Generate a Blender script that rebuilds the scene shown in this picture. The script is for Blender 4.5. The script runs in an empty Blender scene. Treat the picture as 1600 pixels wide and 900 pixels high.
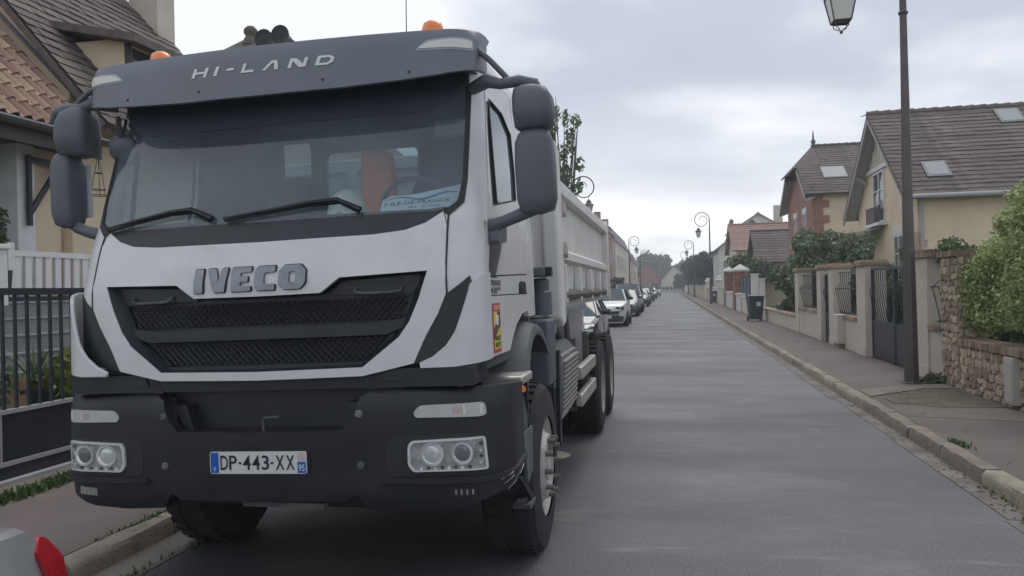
import bpy, bmesh, math, random
import numpy as np
from math import sin, cos, pi, radians, sqrt, atan2
from mathutils import Vector, Matrix
from mathutils.geometry import delaunay_2d_cdt

random.seed(7)
SC = bpy.context.scene
COL = SC.collection

# ------------------------------------------------------------------ camera
cd = bpy.data.cameras.new('camera'); CAM = bpy.data.objects.new('camera', cd); COL.objects.link(CAM)
cd.sensor_width = 36.0; cd.lens = 28.125; cd.clip_start = 0.05; cd.clip_end = 3000
YAW, PITCH, ROLL = radians(11.09), radians(0.117), radians(1.3)
_R = Vector((cos(YAW), sin(YAW), 0)); _H = Vector((-sin(YAW), cos(YAW), 0)); _Z = Vector((0, 0, 1))
_F = _H*cos(PITCH)+_Z*sin(PITCH); _U = -_H*sin(PITCH)+_Z*cos(PITCH)
cr = _R*cos(ROLL)-_U*sin(ROLL); cu = _R*sin(ROLL)+_U*cos(ROLL)
CAM.matrix_world = Matrix(((cr.x, cu.x, -_F.x, 0), (cr.y, cu.y, -_F.y, 0), (cr.z, cu.z, -_F.z, 1.65), (0, 0, 0, 1)))
SC.camera = CAM
SC.render.resolution_x = 1024; SC.render.resolution_y = 576

# ------------------------------------------------------------------ world, sun, exposure
wd = bpy.data.worlds.new('World'); SC.world = wd; wd.use_nodes = True
nt = wd.node_tree; nt.nodes.clear()
def N(t, typ, **k):
    n = t.nodes.new(typ)
    for a, b in k.items(): setattr(n, a, b)
    return n
def ramp(t, pts, interp='LINEAR'):
    n = t.nodes.new('ShaderNodeValToRGB'); e = n.color_ramp.elements; n.color_ramp.interpolation = interp
    while len(e) < len(pts): e.new(0.5)
    for el, (p, c) in zip(e, pts):
        el.position = p; el.color = (c, c, c, 1) if isinstance(c, (int, float)) else (*c, 1)
    return n
def math_n(t, op, a, b=None, clamp=False):
    n = t.nodes.new('ShaderNodeMath'); n.operation = op; n.use_clamp = clamp
    for i, v in enumerate((a, b)):
        if v is None: continue
        if isinstance(v, (int, float)): n.inputs[i].default_value = v
        else: t.links.new(v, n.inputs[i])
    return n.outputs[0]
def mixc(t, fac, a, b, mode='MIX'):
    n = t.nodes.new('ShaderNodeMix'); n.data_type = 'RGBA'; n.blend_type = mode
    for i, v in ((0, fac), (6, a), (7, b)):
        if isinstance(v, (int, float)): n.inputs[i].default_value = v
        elif isinstance(v, tuple): n.inputs[i].default_value = (*v, 1)
        else: t.links.new(v, n.inputs[i])
    return n.outputs[2]
SUN_EL, SUN_AZ = radians(60), radians(12)     # behind the cloud, ahead of the camera over the street
sky = N(nt, 'ShaderNodeTexSky', sky_type='NISHITA', sun_disc=False, sun_elevation=SUN_EL, sun_rotation=SUN_AZ)
sky.air_density = 1.5; sky.dust_density = 3.0
bg1 = N(nt, 'ShaderNodeBackground'); bg1.inputs[1].default_value = 0.08; nt.links.new(sky.outputs[0], bg1.inputs[0])
tc = N(nt, 'ShaderNodeTexCoord'); sep = N(nt, 'ShaderNodeSeparateXYZ'); nt.links.new(tc.outputs['Generated'], sep.inputs[0])
zz = math_n(nt, 'ADD', math_n(nt, 'MAXIMUM', sep.outputs[2], 0.0), 0.16)
cx = math_n(nt, 'DIVIDE', sep.outputs[0], zz); cy = math_n(nt, 'DIVIDE', sep.outputs[1], zz)
comb = N(nt, 'ShaderNodeCombineXYZ'); nt.links.new(cx, comb.inputs[0]); nt.links.new(cy, comb.inputs[1]); comb.inputs[2].default_value = 3.7
n1 = N(nt, 'ShaderNodeTexNoise'); n1.inputs['Scale'].default_value = 0.55; n1.inputs['Detail'].default_value = 5; n1.inputs['Roughness'].default_value = 0.5
n1.inputs['Distortion'].default_value = 0.15
nt.links.new(comb.outputs[0], n1.inputs['Vector'])
cl = ramp(nt, [(0.36, (0.40, 0.44, 0.53)), (0.49, (0.49, 0.53, 0.62)), (0.58, (0.84, 0.86, 0.91))])
nt.links.new(n1.outputs[0], cl.inputs[0])
hz = ramp(nt, [(0.0, 1.0), (0.05, 0.95), (0.12, 0.45), (0.24, 0.0)]); nt.links.new(sep.outputs[2], hz.inputs[0])
n2 = N(nt, 'ShaderNodeTexNoise'); n2.inputs['Scale'].default_value = 1.6; n2.inputs['Detail'].default_value = 4; nt.links.new(comb.outputs[0], n2.inputs['Vector'])
hf = math_n(nt, 'MULTIPLY', hz.outputs[0], ramp_out := (lambda r: (nt.links.new(n2.outputs[0], r.inputs[0]), r.outputs[0])[1])(ramp(nt, [(0.3, 0.62), (0.6, 1.0)])))
ccol = mixc(nt, hf, cl.outputs[0], (1.12, 1.14, 1.17))
bg2 = N(nt, 'ShaderNodeBackground'); bg2.inputs[1].default_value = 1.0; nt.links.new(ccol, bg2.inputs[0])
mx = N(nt, 'ShaderNodeMixShader'); mx.inputs[0].default_value = 0.92
nt.links.new(bg1.outputs[0], mx.inputs[1]); nt.links.new(bg2.outputs[0], mx.inputs[2])
wo = N(nt, 'ShaderNodeOutputWorld'); nt.links.new(mx.outputs[0], wo.inputs[0])
sl = bpy.data.lights.new('sun', 'SUN'); sl.energy = 1.3; sl.angle = radians(35); sl.color = (1, 0.96, 0.9)
SUN = bpy.data.objects.new('sun', sl); COL.objects.link(SUN)
sd = Vector((sin(SUN_AZ)*cos(SUN_EL), cos(SUN_AZ)*cos(SUN_EL), sin(SUN_EL)))
SUN.rotation_euler = sd.to_track_quat('Z', 'Y').to_euler()
SC.view_settings.view_transform = 'Standard'; SC.view_settings.look = 'None'
SC.view_settings.exposure = 0.33; SC.view_settings.gamma = 1.0; SC.view_settings.use_curve_mapping = False

# ------------------------------------------------------------------ helpers
def tag(o, label=None, cat=None, group=None, kind=None):
    if label: o['label'] = label
    if cat: o['category'] = cat
    if group: o['group'] = group
    if kind: o['kind'] = kind
    return o
def thing(name, label, cat, loc=(0, 0, 0), rz=0, group=None):
    o = bpy.data.objects.new(name, None); COL.objects.link(o); o.empty_display_size = .2
    o.location = loc; o.rotation_euler = (0, 0, rz)
    return tag(o, label, cat, group)
def link(name, me, parent=None, loc=None, rot=None, scale=None):
    o = bpy.data.objects.new(name, me); COL.objects.link(o)
    if parent is not None: o.parent = parent
    if loc is not None: o.location = loc
    if rot is not None: o.rotation_euler = rot
    if scale is not None: o.scale = scale
    return o
def copy_tree(o, parent=None):
    c = o.copy(); COL.objects.link(c); c.parent = parent
    for ch in list(o.children): copy_tree(ch, c)
    return c

class MB:
    def __init__(s): s.v = []; s.f = []
    def add(s, vs, fs):
        b = len(s.v); s.v += [tuple(p) for p in vs]; s.f += [tuple(i+b for i in f) for f in fs]; return s
    def box(s, x0, x1, y0, y1, z0, z1):
        vs = [(x, y, z) for z in (z0, z1) for y in (y0, y1) for x in (x0, x1)]
        return s.add(vs, [(0, 2, 3, 1), (4, 5, 7, 6), (0, 1, 5, 4), (2, 6, 7, 3), (0, 4, 6, 2), (1, 3, 7, 5)])
    def prism(s, poly, axis, a, b):
        # poly: 2D outline in the two other axes (x: y,z / y: x,z / z: x,y)
        def P(u, v, w): return {'x': (w, u, v), 'y': (u, w, v), 'z': (u, v, w)}[axis]
        n = len(poly); vs = [P(u, v, a) for u, v in poly]+[P(u, v, b) for u, v in poly]
        fs = [tuple(range(n))[::-1], tuple(range(n, 2*n))]+[(i, (i+1) % n, (i+1) % n+n, i+n) for i in range(n)]
        return s.add(vs, fs)
    def cyl(s, p0, p1, r0, r1=None, n=12, caps=True):
        r1 = r0 if r1 is None else r1
        p0 = Vector(p0); p1 = Vector(p1); d = (p1-p0).normalized()
        a = Vector((0, 0, 1)) if abs(d.z) < .9 else Vector((1, 0, 0))
        u = d.cross(a).normalized(); w = d.cross(u)
        vs = []
        for p, r in ((p0, r0), (p1, r1)):
            vs += [p+(u*cos(2*pi*i/n)+w*sin(2*pi*i/n))*r for i in range(n)]
        fs = [(i, (i+1) % n, (i+1) % n+n, i+n) for i in range(n)]
        if caps: fs += [tuple(range(n))[::-1], tuple(range(n, 2*n))]
        return s.add(vs, fs)
    def tube(s, path, r, n=8, caps=True):
        P = [Vector(p) for p in path]; m = len(P); rs = r if isinstance(r, (list, tuple)) else [r]*m
        vs = []; pu = None
        for k in range(m):
            d = (P[min(k+1, m-1)]-P[max(k-1, 0)]).normalized()
            if pu is None:
                a = Vector((0, 0, 1)) if abs(d.z) < .9 else Vector((1, 0, 0)); u = d.cross(a).normalized()
            else: u = (pu-d*pu.dot(d)).normalized()
            pu = u; w = d.cross(u)
            vs += [P[k]+(u*cos(2*pi*i/n)+w*sin(2*pi*i/n))*rs[k] for i in range(n)]
        fs = [(k*n+i, k*n+(i+1) % n, (k+1)*n+(i+1) % n, (k+1)*n+i) for k in range(m-1) for i in range(n)]
        if caps: fs += [tuple(range(n))[::-1], tuple(range((m-1)*n, m*n))]
        return s.add(vs, fs)
    def lathe(s, prof, c=(0, 0, 0), axis='x', n=32):
        # prof: (along axis, radius)
        vs = []
        for a, r in prof:
            for i in range(n):
                t = 2*pi*i/n
                if axis == 'x': vs.append((c[0]+a, c[1]+r*cos(t), c[2]+r*sin(t)))
                elif axis == 'y': vs.append((c[0]+r*sin(t), c[1]+a, c[2]+r*cos(t)))
                else: vs.append((c[0]+r*cos(t), c[1]+r*sin(t), c[2]+a))
        fs = [(k*n+i, k*n+(i+1) % n, (k+1)*n+(i+1) % n, (k+1)*n+i) for k in range(len(prof)-1) for i in range(n)]
        return s.add(vs, fs)
    def mesh(s, name, mat, xf=None, smooth=None):
        me = bpy.data.meshes.new(name)
        me.from_pydata([xf(*p) for p in s.v] if xf else s.v, [], s.f)
        bm = bmesh.new(); bm.from_mesh(me); bmesh.ops.recalc_face_normals(bm, faces=bm.faces); bm.to_mesh(me); bm.free()
        if mat: me.materials.append(mat)
        if smooth is not None:
            me.shade_smooth(); me.set_sharp_from_angle(angle=radians(smooth))
        return me
    def build(s, name, mat, parent=None, xf=None, smooth=None, bev=0, seg=2, **k):
        o = link(name, s.mesh(name, mat, xf, smooth), parent, **k)
        if bev:
            m = o.modifiers.new('bevel', 'BEVEL'); m.width = bev; m.segments = seg; m.limit_method = 'ANGLE'; m.angle_limit = radians(35)
            if smooth is None:
                o.data.shade_smooth(); o.data.set_sharp_from_angle(angle=radians(40))
            m.harden_normals = False
        return o

def inpoly(p, poly):
    x, y = p; r = False; j = len(poly)-1
    for i in range(len(poly)):
        xi, yi = poly[i]; xj, yj = poly[j]
        if (yi > y) != (yj > y) and x < (xj-xi)*(y-yi)/(yj-yi)+xi: r = not r
        j = i
    return r
def resample(poly, g):
    out = []
    for i in range(len(poly)):
        a = Vector(poly[i]); b = Vector(poly[(i+1) % len(poly)]); n = max(1, int(math.ceil((b-a).length/g)))
        out += [tuple(a+(b-a)*k/n) for k in range(n)]
    return out
def rounded(poly, r, n=4):
    out = []; m = len(poly)
    for i in range(m):
        p = Vector(poly[i]); a = Vector(poly[i-1])-p; b = Vector(poly[(i+1) % m])-p
        k = min(r, a.length*.45, b.length*.45); A = p+a.normalized()*k; B = p+b.normalized()*k
        for t in range(n+1):
            t /= n; out.append(tuple(A*(1-t)**2+p*2*t*(1-t)+B*t*t))
    return out
def panel_mesh(poly, fn, g=.08, thick=.01, holes=()):
    """fn(u, v, off) -> 3D point; off > 0 goes outward. Front skin at off=0, back at off=-thick."""
    rings = [resample(poly, g)]+[resample(h, g) for h in holes]
    pts = []; edges = []
    for r in rings:
        b = len(pts); pts += [Vector(p) for p in r]; edges += [(b+i, b+(i+1) % len(r)) for i in range(len(r))]
    nb = len(pts)
    us = [p[0] for p in rings[0]]; vs_ = [p[1] for p in rings[0]]
    u = min(us)+g*.5; B = np.array([(p.x, p.y) for p in pts])
    while u < max(us):
        v = min(vs_)+g*.5
        while v < max(vs_):
            if inpoly((u, v), poly) and not any(inpoly((u, v), h) for h in holes):
                if np.min((B[:, 0]-u)**2+(B[:, 1]-v)**2) > (g*.4)**2: pts.append(Vector((u, v)))
            v += g
        u += g
    ov, oe, of, a, b_, c_ = delaunay_2d_cdt(pts, edges, [], 0, 1e-6)
    tris = []
    for f in of:
        cx_ = sum(ov[i][0] for i in f)/len(f); cy_ = sum(ov[i][1] for i in f)/len(f)
        if inpoly((cx_, cy_), poly) and not any(inpoly((cx_, cy_), h) for h in holes): tris.append(tuple(f))
    m = len(ov)
    m_ = MB()
    V = [fn(p[0], p[1], 0) for p in ov]+[fn(p[0], p[1], -thick) for p in ov]
    F = list(tris)+[tuple(i+m for i in t[::-1]) for t in tris]
    cnt = {}
    for t in tris:
        for i in range(len(t)):
            e = (t[i], t[(i+1) % len(t)]); cnt[e] = 1
    for (i, j) in list(cnt):
        if (j, i) not in cnt: F.append((j, i, i+m, j+m))
    m_.add(V, F)
    return m_

def text_mb(body, w, h, fn, depth=.002, bold=0.0):
    """lettering fitted into w x h, mapped by fn(u, v, off)"""
    cu_ = bpy.data.curves.new('txt', 'FONT'); cu_.body = body; cu_.offset = bold; cu_.resolution_u = 3
    o = bpy.data.objects.new('txt', cu_); COL.objects.link(o)
    dg = bpy.context.evaluated_depsgraph_get(); me = bpy.data.meshes.new_from_object(o.evaluated_get(dg))
    vs = np.array([v.co[:] for v in me.vertices]); fs = [tuple(p.vertices) for p in me.polygons]
    mn = vs.min(0); mxx = vs.max(0); s0 = w/(mxx[0]-mn[0]); s1 = h/(mxx[1]-mn[1])
    mb = MB(); mb.add([fn((p[0]-mn[0])*s0, (p[1]-mn[1])*s1, depth) for p in vs], fs)
    bpy.data.objects.remove(o); bpy.data.curves.remove(cu_); bpy.data.meshes.remove(me)
    return mb

# ------------------------------------------------------------------ materials
MATS = {}
def mat(name, col, rough=.6, metal=0, var=.12, scale=6, bump=0, bscale=60, spec=.5, dirt=None, coat=0, per=None, pvar=.3, sub=0):
    if name in MATS: return MATS[name]
    m = bpy.data.materials.new(name); m.use_nodes = True; t = m.node_tree; b = t.nodes['Principled BSDF']
    b.inputs['Roughness'].default_value = rough; b.inputs['Metallic'].default_value = metal
    b.inputs['Specular IOR Level'].default_value = spec; b.inputs['Coat Weight'].default_value = coat
    if coat: b.inputs['Coat Roughness'].default_value = .08
    co = N(t, 'ShaderNodeTexCoord')
    no = N(t, 'ShaderNodeTexNoise'); no.inputs['Scale'].default_value = scale; no.inputs['Detail'].default_value = 4
    t.links.new(co.outputs['Object'], no.inputs['Vector'])
    r = ramp(t, [(.25, 1-var), (.75, 1+var)]); t.links.new(no.outputs[0], r.inputs[0])
    c = mixc(t, 1.0, tuple(col), r.outputs[0], 'MULTIPLY')
    if per:
        if per == 'island': src = N(t, 'ShaderNodeNewGeometry').outputs['Random Per Island']
        else: src = N(t, 'ShaderNodeObjectInfo').outputs['Random']
        r2 = ramp(t, [(0, 1-pvar), (1, 1+pvar)]); t.links.new(src, r2.inputs[0])
        c = mixc(t, 1.0, c, r2.outputs[0], 'MULTIPLY')
        hs = N(t, 'ShaderNodeHueSaturation'); 
        w = t.nodes.new('ShaderNodeMath'); w.operation = 'MULTIPLY_ADD'; t.links.new(src, w.inputs[0]); w.inputs[1].default_value = .05; w.inputs[2].default_value = .475
        t.links.new(w.outputs[0], hs.inputs['Hue']); t.links.new(c, hs.inputs['Color']); c = hs.outputs[0]
    if dirt:
        dc, amt, ds = dirt
        nd = N(t, 'ShaderNodeTexNoise'); nd.inputs['Scale'].default_value = ds; nd.inputs['Detail'].default_value = 6; nd.inputs['Roughness'].default_value = .65
        t.links.new(co.outputs['Object'], nd.inputs['Vector'])
        rd = ramp(t, [(.48, 0.0), (.72, amt)]); t.links.new(nd.outputs[0], rd.inputs[0])
        c = mixc(t, rd.outputs[0], c, tuple(dc))
        rr = ramp(t, [(.4, rough), (.75, min(1, rough+.25))]); t.links.new(nd.outputs[0], rr.inputs[0]); t.links.new(rr.outputs[0], b.inputs['Roughness'])
    t.links.new(c, b.inputs['Base Color'])
    if bump:
        nb = N(t, 'ShaderNodeTexNoise'); nb.inputs['Scale'].default_value = bscale; nb.inputs['Detail'].default_value = 5
        t.links.new(co.outputs['Object'], nb.inputs['Vector'])
        bp = N(t, 'ShaderNodeBump'); bp.inputs['Strength'].default_value = bump; bp.inputs['Distance'].default_value = .02
        t.links.new(nb.outputs[0], bp.inputs['Height']); t.links.new(bp.outputs[0], b.inputs['Normal'])
    MATS[name] = m
    return m
def leafmat(name, col, pvar=.45, trans=.25):
    if name in MATS: return MATS[name]
    m = mat(name, col, rough=.55, var=.3, scale=.9, per='island', pvar=pvar, spec=.3)
    t = m.node_tree; b = t.nodes['Principled BSDF']; out = t.nodes['Material Output']
    tr = N(t, 'ShaderNodeBsdfTranslucent'); src = b.inputs['Base Color'].links[0].from_socket; t.links.new(src, tr.inputs[0])
    ms = N(t, 'ShaderNodeMixShader'); ms.inputs[0].default_value = trans
    t.links.new(b.outputs[0], ms.inputs[1]); t.links.new(tr.outputs[0], ms.inputs[2]); t.links.new(ms.outputs[0], out.inputs[0])
    return m
def glassmat(name, tint=(.72, .8, .8), dust_veil=.1, veil_col=(.4, .45, .5), ior=1.5):
    if name in MATS: return MATS[name]
    m = bpy.data.materials.new(name); m.use_nodes = True; t = m.node_tree; t.nodes.clear()
    o = N(t, 'ShaderNodeOutputMaterial'); tr = N(t, 'ShaderNodeBsdfTransparent'); tr.inputs[0].default_value = (*tint, 1)
    gl = N(t, 'ShaderNodeBsdfGlossy'); gl.inputs['Roughness'].default_value = .03; gl.inputs[0].default_value = (.95, .97, 1, 1)
    df = N(t, 'ShaderNodeBsdfDiffuse'); df.inputs[0].default_value = (*veil_col, 1)  # diffuse film: some dust, plus a veil of reflected sky painted as colour
    co = N(t, 'ShaderNodeTexCoord'); no = N(t, 'ShaderNodeTexNoise'); no.inputs['Scale'].default_value = 3; no.inputs['Detail'].default_value = 5
    t.links.new(co.outputs['Object'], no.inputs['Vector'])
    r = ramp(t, [(.2, dust_veil*.7), (.8, dust_veil*1.3)]); t.links.new(no.outputs[0], r.inputs[0])
    m1 = N(t, 'ShaderNodeMixShader'); t.links.new(r.outputs[0], m1.inputs[0]); t.links.new(tr.outputs[0], m1.inputs[1]); t.links.new(df.outputs[0], m1.inputs[2])
    fr = N(t, 'ShaderNodeFresnel'); fr.inputs[0].default_value = ior
    geo = N(t, 'ShaderNodeNewGeometry'); ff_ = math_n(t, 'MULTIPLY', fr.outputs[0], math_n(t, 'SUBTRACT', 1.0, geo.outputs['Backfacing']))
    m2 = N(t, 'ShaderNodeMixShader'); t.links.new(ff_, m2.inputs[0]); t.links.new(m1.outputs[0], m2.inputs[1]); t.links.new(gl.outputs[0], m2.inputs[2])
    t.links.new(m2.outputs[0], o.inputs[0]); MATS[name] = m
    return m
def leaf_mesh(name, blobs, n, size, m, seed=1, shell=.5, aspect=1.7, up=0.0):
    rg = np.random.default_rng(seed); B = np.array(blobs, float)
    w = (B[:, 3]*B[:, 4]*B[:, 5])**(2/3); idx = rg.choice(len(B), n, p=w/w.sum())
    d = rg.normal(size=(n, 3)); d /= np.linalg.norm(d, axis=1)[:, None]
    rad = shell+(1-shell)*rg.random(n)**.6
    rad *= 1+.12*np.sin(d[:, 0]*7+idx)*np.cos(d[:, 2]*6+idx*2)
    p = B[idx, :3]+d*rad[:, None]*B[idx, 3:]
    nrm = d*.6+rg.normal(size=(n, 3))*.7+np.array([0, 0, up]); nrm /= np.linalg.norm(nrm, axis=1)[:, None]
    a = np.cross(nrm, rg.normal(size=(n, 3))); a /= np.linalg.norm(a, axis=1)[:, None]; b = np.cross(nrm, a)
    s = size*(.55+.9*rg.random(n))[:, None]
    a = a*s*aspect*.5; b = b*s*.5
    V = np.stack([p-a, p+b, p+a, p-b], 1).reshape(-1, 3)
    me = bpy.data.meshes.new(name); me.vertices.add(4*n); me.vertices.foreach_set('co', V.ravel())
    me.loops.add(4*n); me.loops.foreach_set('vertex_index', np.arange(4*n, dtype=np.int32))
    me.polygons.add(n); me.polygons.foreach_set('loop_start', np.arange(0, 4*n, 4, dtype=np.int32))
    me.update(calc_edges=True); me.materials.append(m)
    return me
# ------------------------------------------------------------------ materials of the place
def road_mat():
    m = mat('asphalt', (.094, .095, .101), rough=.62, var=.18, scale=.35, bump=.35, bscale=160)
    t = m.node_tree; b = t.nodes['Principled BSDF']; base = b.inputs['Base Color'].links[0].from_socket
    co = N(t, 'ShaderNodeTexCoord')
    def noise(sx, sy, sc, det=4, ro=.55, dist=0):
        mp = N(t, 'ShaderNodeMapping'); mp.inputs['Scale'].default_value = (sx, sy, 1); t.links.new(co.outputs['Object'], mp.inputs[0])
        n = N(t, 'ShaderNodeTexNoise'); n.inputs['Scale'].default_value = sc; n.inputs['Detail'].default_value = det; n.inputs['Roughness'].default_value = ro
        n.inputs['Distortion'].default_value = dist
        t.links.new(mp.outputs[0], n.inputs['Vector']); return n.outputs[0]
    def rp(src, pts):
        r = ramp(t, pts); t.links.new(src, r.inputs[0]); return r.outputs[0]
    c = mixc(t, 1.0, base, rp(noise(1, 1, 70, 3, .7), [(.32, .45), (.52, 1.0), (.70, 1.9)]), 'MULTIPLY')      # aggregate
    c = mixc(t, 1.0, c, rp(noise(.12, 1.0, .55, 3, .5), [(.38, .92), (.5, 1.0), (.62, 1.06)]), 'MULTIPLY')   # laid in lengths: bands across the street
    c = mixc(t, rp(noise(.7, 1.3, .9, 7, .72, .8), [(.53, 0.0), (.68, .45)]), c, (.21, .205, .20))        # dusty scuffs
    c = mixc(t, math_n(t, 'MULTIPLY', rp(noise(.10, 3.4, .9, 3, .5, .2), [(.612, 0.0), (.622, .5), (.634, 0.0)]), rp(noise(1, 1, .9, 4), [(.45, 0.0), (.6, 1.0)])), c, (.27, .265, .26))      # thin chalky seams
    c = mixc(t, rp(noise(1, 1, .5, 6, .7), [(.60, 0.0), (.78, .35)]), c, (.17, .155, .135))
    mp = N(t, 'ShaderNodeMapping'); mp.inputs['Scale'].default_value = (.22, .30, 1); t.links.new(co.outputs['Object'], mp.inputs[0])
    nz = N(t, 'ShaderNodeTexNoise'); nz.inputs['Scale'].default_value = 2.5; t.links.new(co.outputs['Object'], nz.inputs['Vector'])
    mv = mixc(t, .06, mp.outputs[0], nz.outputs[1])
    vo = N(t, 'ShaderNodeTexVoronoi'); vo.distance = 'CHEBYCHEV'; vo.inputs['Scale'].default_value = 1.0; t.links.new(mv, vo.inputs['Vector'])
    c = mixc(t, 1.0, c, rp(vo.outputs['Color'], [(.1, .80), (.5, 1.0), (.9, 1.14)]), 'MULTIPLY')      # patched lengths with clear edges
    ve = N(t, 'ShaderNodeTexVoronoi'); ve.feature = 'DISTANCE_TO_EDGE'; ve.inputs['Scale'].default_value = .9; 
    nz2 = N(t, 'ShaderNodeTexNoise'); nz2.inputs['Scale'].default_value = 1.6; nz2.inputs['Detail'].default_value = 6; t.links.new(co.outputs['Object'], nz2.inputs['Vector'])
    t.links.new(mixc(t, .35, co.outputs['Object'], nz2.outputs[1]), ve.inputs['Vector'])
    crk = math_n(t, 'MULTIPLY', rp(ve.outputs[0], [(.0, 1.0), (.012, 0.0)]), rp(noise(1, 1, .3, 3), [(.52, 0.0), (.6, .55)]))
    c = mixc(t, crk, c, (.035, .035, .037))                                                            # hairline cracks
    t.links.new(c, b.inputs['Base Color'])
    t.links.new(rp(noise(.4, 1, .8, 4), [(.35, .42), (.65, .68)]), b.inputs['Roughness'])
    return m
ROAD = road_mat()
PAVE = mat('red_asphalt', (.112, .088, .084), rough=.75, var=.22, scale=1.3, bump=.3, bscale=150, dirt=((.16, .14, .125), .5, 1.1))
SANDP = mat('worn_concrete', (.19, .165, .14), rough=.85, var=.25, scale=3, bump=.5, bscale=50, dirt=((.09, .08, .07), .7, 3))
KERB = mat('kerb_stone', (.235, .205, .165), rough=.85, var=.22, scale=5, bump=.6, bscale=35, dirt=((.10, .095, .07), .75, 4), per='object', pvar=.14)
GUTTER = mat('gutter_concrete', (.15, .138, .12), rough=.8, var=.3, scale=2.5, bump=.4, bscale=45, dirt=((.07, .065, .06), .8, 2.2))
EARTH = mat('earth', (.10, .085, .06), rough=.95, var=.35, scale=4, bump=.8, bscale=25)
GRASSM = leafmat('grass_blade', (.075, .13, .04))
LAWN = mat('lawn', (.06, .09, .035), rough=.9, var=.35, scale=2, bump=.6, bscale=30)
RENDER = mat('beige_render', (.70, .575, .42), rough=.9, var=.08, scale=1.2, bump=.25, bscale=90, dirt=((.55, .46, .35), .4, .8))
RENDER_P = mat('pale_render', (.54, .49, .42), rough=.9, var=.10, scale=1.5, bump=.25, bscale=90, dirt=((.25, .20, .16), .5, 1.4))
CREAM = mat('cream_render', (.62, .57, .48), rough=.9, var=.08, scale=.6, dirt=((.35, .31, .26), .3, .5))
WHITEW = mat('white_render', (.62, .61, .58), rough=.9, var=.06, scale=.8, dirt=((.42, .40, .37), .3, .7))
WHITEP = mat('white_paint', (.66, .66, .66), rough=.5, var=.05, scale=3, dirt=((.42, .41, .38), .35, 2.5))
BRICK = mat('red_brick', (.30, .15, .12), rough=.85, var=.2, scale=6, bump=.3, bscale=30, per='object', pvar=.25)
BRICKW = mat('brick_face', (.30, .15, .125), rough=.85, var=.25, scale=9, bump=.3, bscale=30)
COPING = mat('brick_coping', (.27, .195, .14), rough=.85, var=.25, scale=14, bump=.4, bscale=40, per='object', pvar=.35)
STONE = mat('rubble_stone', (.46, .375, .285), rough=.9, var=.3, scale=9, bump=.8, bscale=22, per='object', pvar=.38, dirt=((.27, .21, .155), .5, 7))
MORTAR = mat('mortar', (.34, .285, .22), rough=.95, var=.2, scale=8, bump=.6, bscale=40)
ROOFBR = mat('brown_tile', (.115, .094, .088), rough=.8, var=.25, scale=5, bump=.4, bscale=18, per='object', pvar=.2, dirt=((.085, .085, .06), .6, 1.1))
ROOFDK = mat('dark_tile', (.115, .096, .088), rough=.85, var=.3, scale=6, bump=.5, bscale=16, per='object', pvar=.25, dirt=((.12, .11, .09), .35, 5))
ROOFOR = mat('orange_tile', (.29, .18, .135), rough=.8, var=.25, scale=7, bump=.3, bscale=30, per='object', pvar=.28, dirt=((.12, .09, .07), .6, 3))
ROOFRD = mat('red_tile', (.24, .15, .12), rough=.8, var=.2, scale=4, bump=.4, bscale=18, per='object', pvar=.15)
SLATE = mat('slate', (.085, .085, .095), rough=.6, var=.2, scale=4)
ZINC = mat('zinc', (.30, .32, .35), rough=.45, metal=.6, var=.12, scale=4)
DARKWOOD = mat('dark_wood', (.055, .05, .048), rough=.6, var=.2, scale=6)
GREYBOARD = mat('grey_board', (.36, .36, .37), rough=.7, var=.1, scale=4)
NAVY = mat('navy_paint', (.013, .018, .030), rough=.45, var=.15, scale=3, dirt=((.06, .065, .075), .3, 4))
IRON = mat('dark_iron', (.025, .030, .038), rough=.45, var=.15, scale=8, metal=.2)
LAMPP = mat('lamp_paint', (.095, .080, .082), rough=.45, var=.15, scale=6, metal=.2)
BINM = mat('bin_plastic', (.045, .055, .065), rough=.5, var=.1, scale=6)
GLASSW = mat('window_pane', (.05, .06, .07), rough=.06, var=.2, scale=1, spec=.8)
SKYL = mat('skylight_pane', (.20, .235, .25), rough=.4, var=.1, scale=1, spec=.12)
PALEGL = mat('frosted_pane', (.62, .63, .60), rough=.35, var=.05, scale=6)
BARK = mat('bark', (.085, .07, .055), rough=.9, var=.3, scale=12, bump=.6, bscale=20)
L_THUJA = leafmat('conifer_spray', (.34, .41, .175))
L_DARK = leafmat('dark_leaf', (.085, .125, .07))
L_MID = leafmat('mid_leaf', (.11, .16, .075))
L_FAR = leafmat('far_leaf', (.05, .085, .05), trans=.1)
TERRA = mat('pot_plastic', (.035, .042, .05), rough=.5)

# ------------------------------------------------------------------ ground, road, pavements
def sheet(name, x0, x1, y0, y1, z, m, kind='structure'):
    o = MB().add([(x0, y0, z), (x1, y0, z), (x1, y1, z), (x0, y1, z)], [(0, 1, 2, 3)]).build(name, m); o['kind'] = kind; return o
sheet('ground', -900, 900, -200, 1800, -.05, LAWN)
sheet('road', -3.42, 2.42, -20, 206, 0, ROAD)
sheet('cross_road', -60, 60, 206, 213, 0, ROAD)
def slab(name, x0, x1, y0, y1, z0, z1, m):
    o = MB().box(x0, x1, y0, y1, z0, z1).build(name, m); o['kind'] = 'structure'; return o
pav_r = slab('pavement', 2.57, 4.0, -20, 206, -.04, .115, PAVE)
pav_l = slab('pavement', -5.5, -3.60, -20, 206, -.04, .115, PAVE)
slab('garden_ground', 4.0, 60, -20, 206, -.04, .10, LAWN)
slab('garden_ground', -60, -5.5, -20, 206, -.04, .10, LAWN)
gut = MB()
for k in range(-4, 70):
    gut.box(2.20+.06*random.random(), 2.415, k*1.5, k*1.5+1.485, -.02, .005+.002*random.random())
gut.box(2.22, 2.415, 105, 206, -.02, .006)
g = gut.build('gutter', GUTTER); g['kind'] = 'structure'
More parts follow.
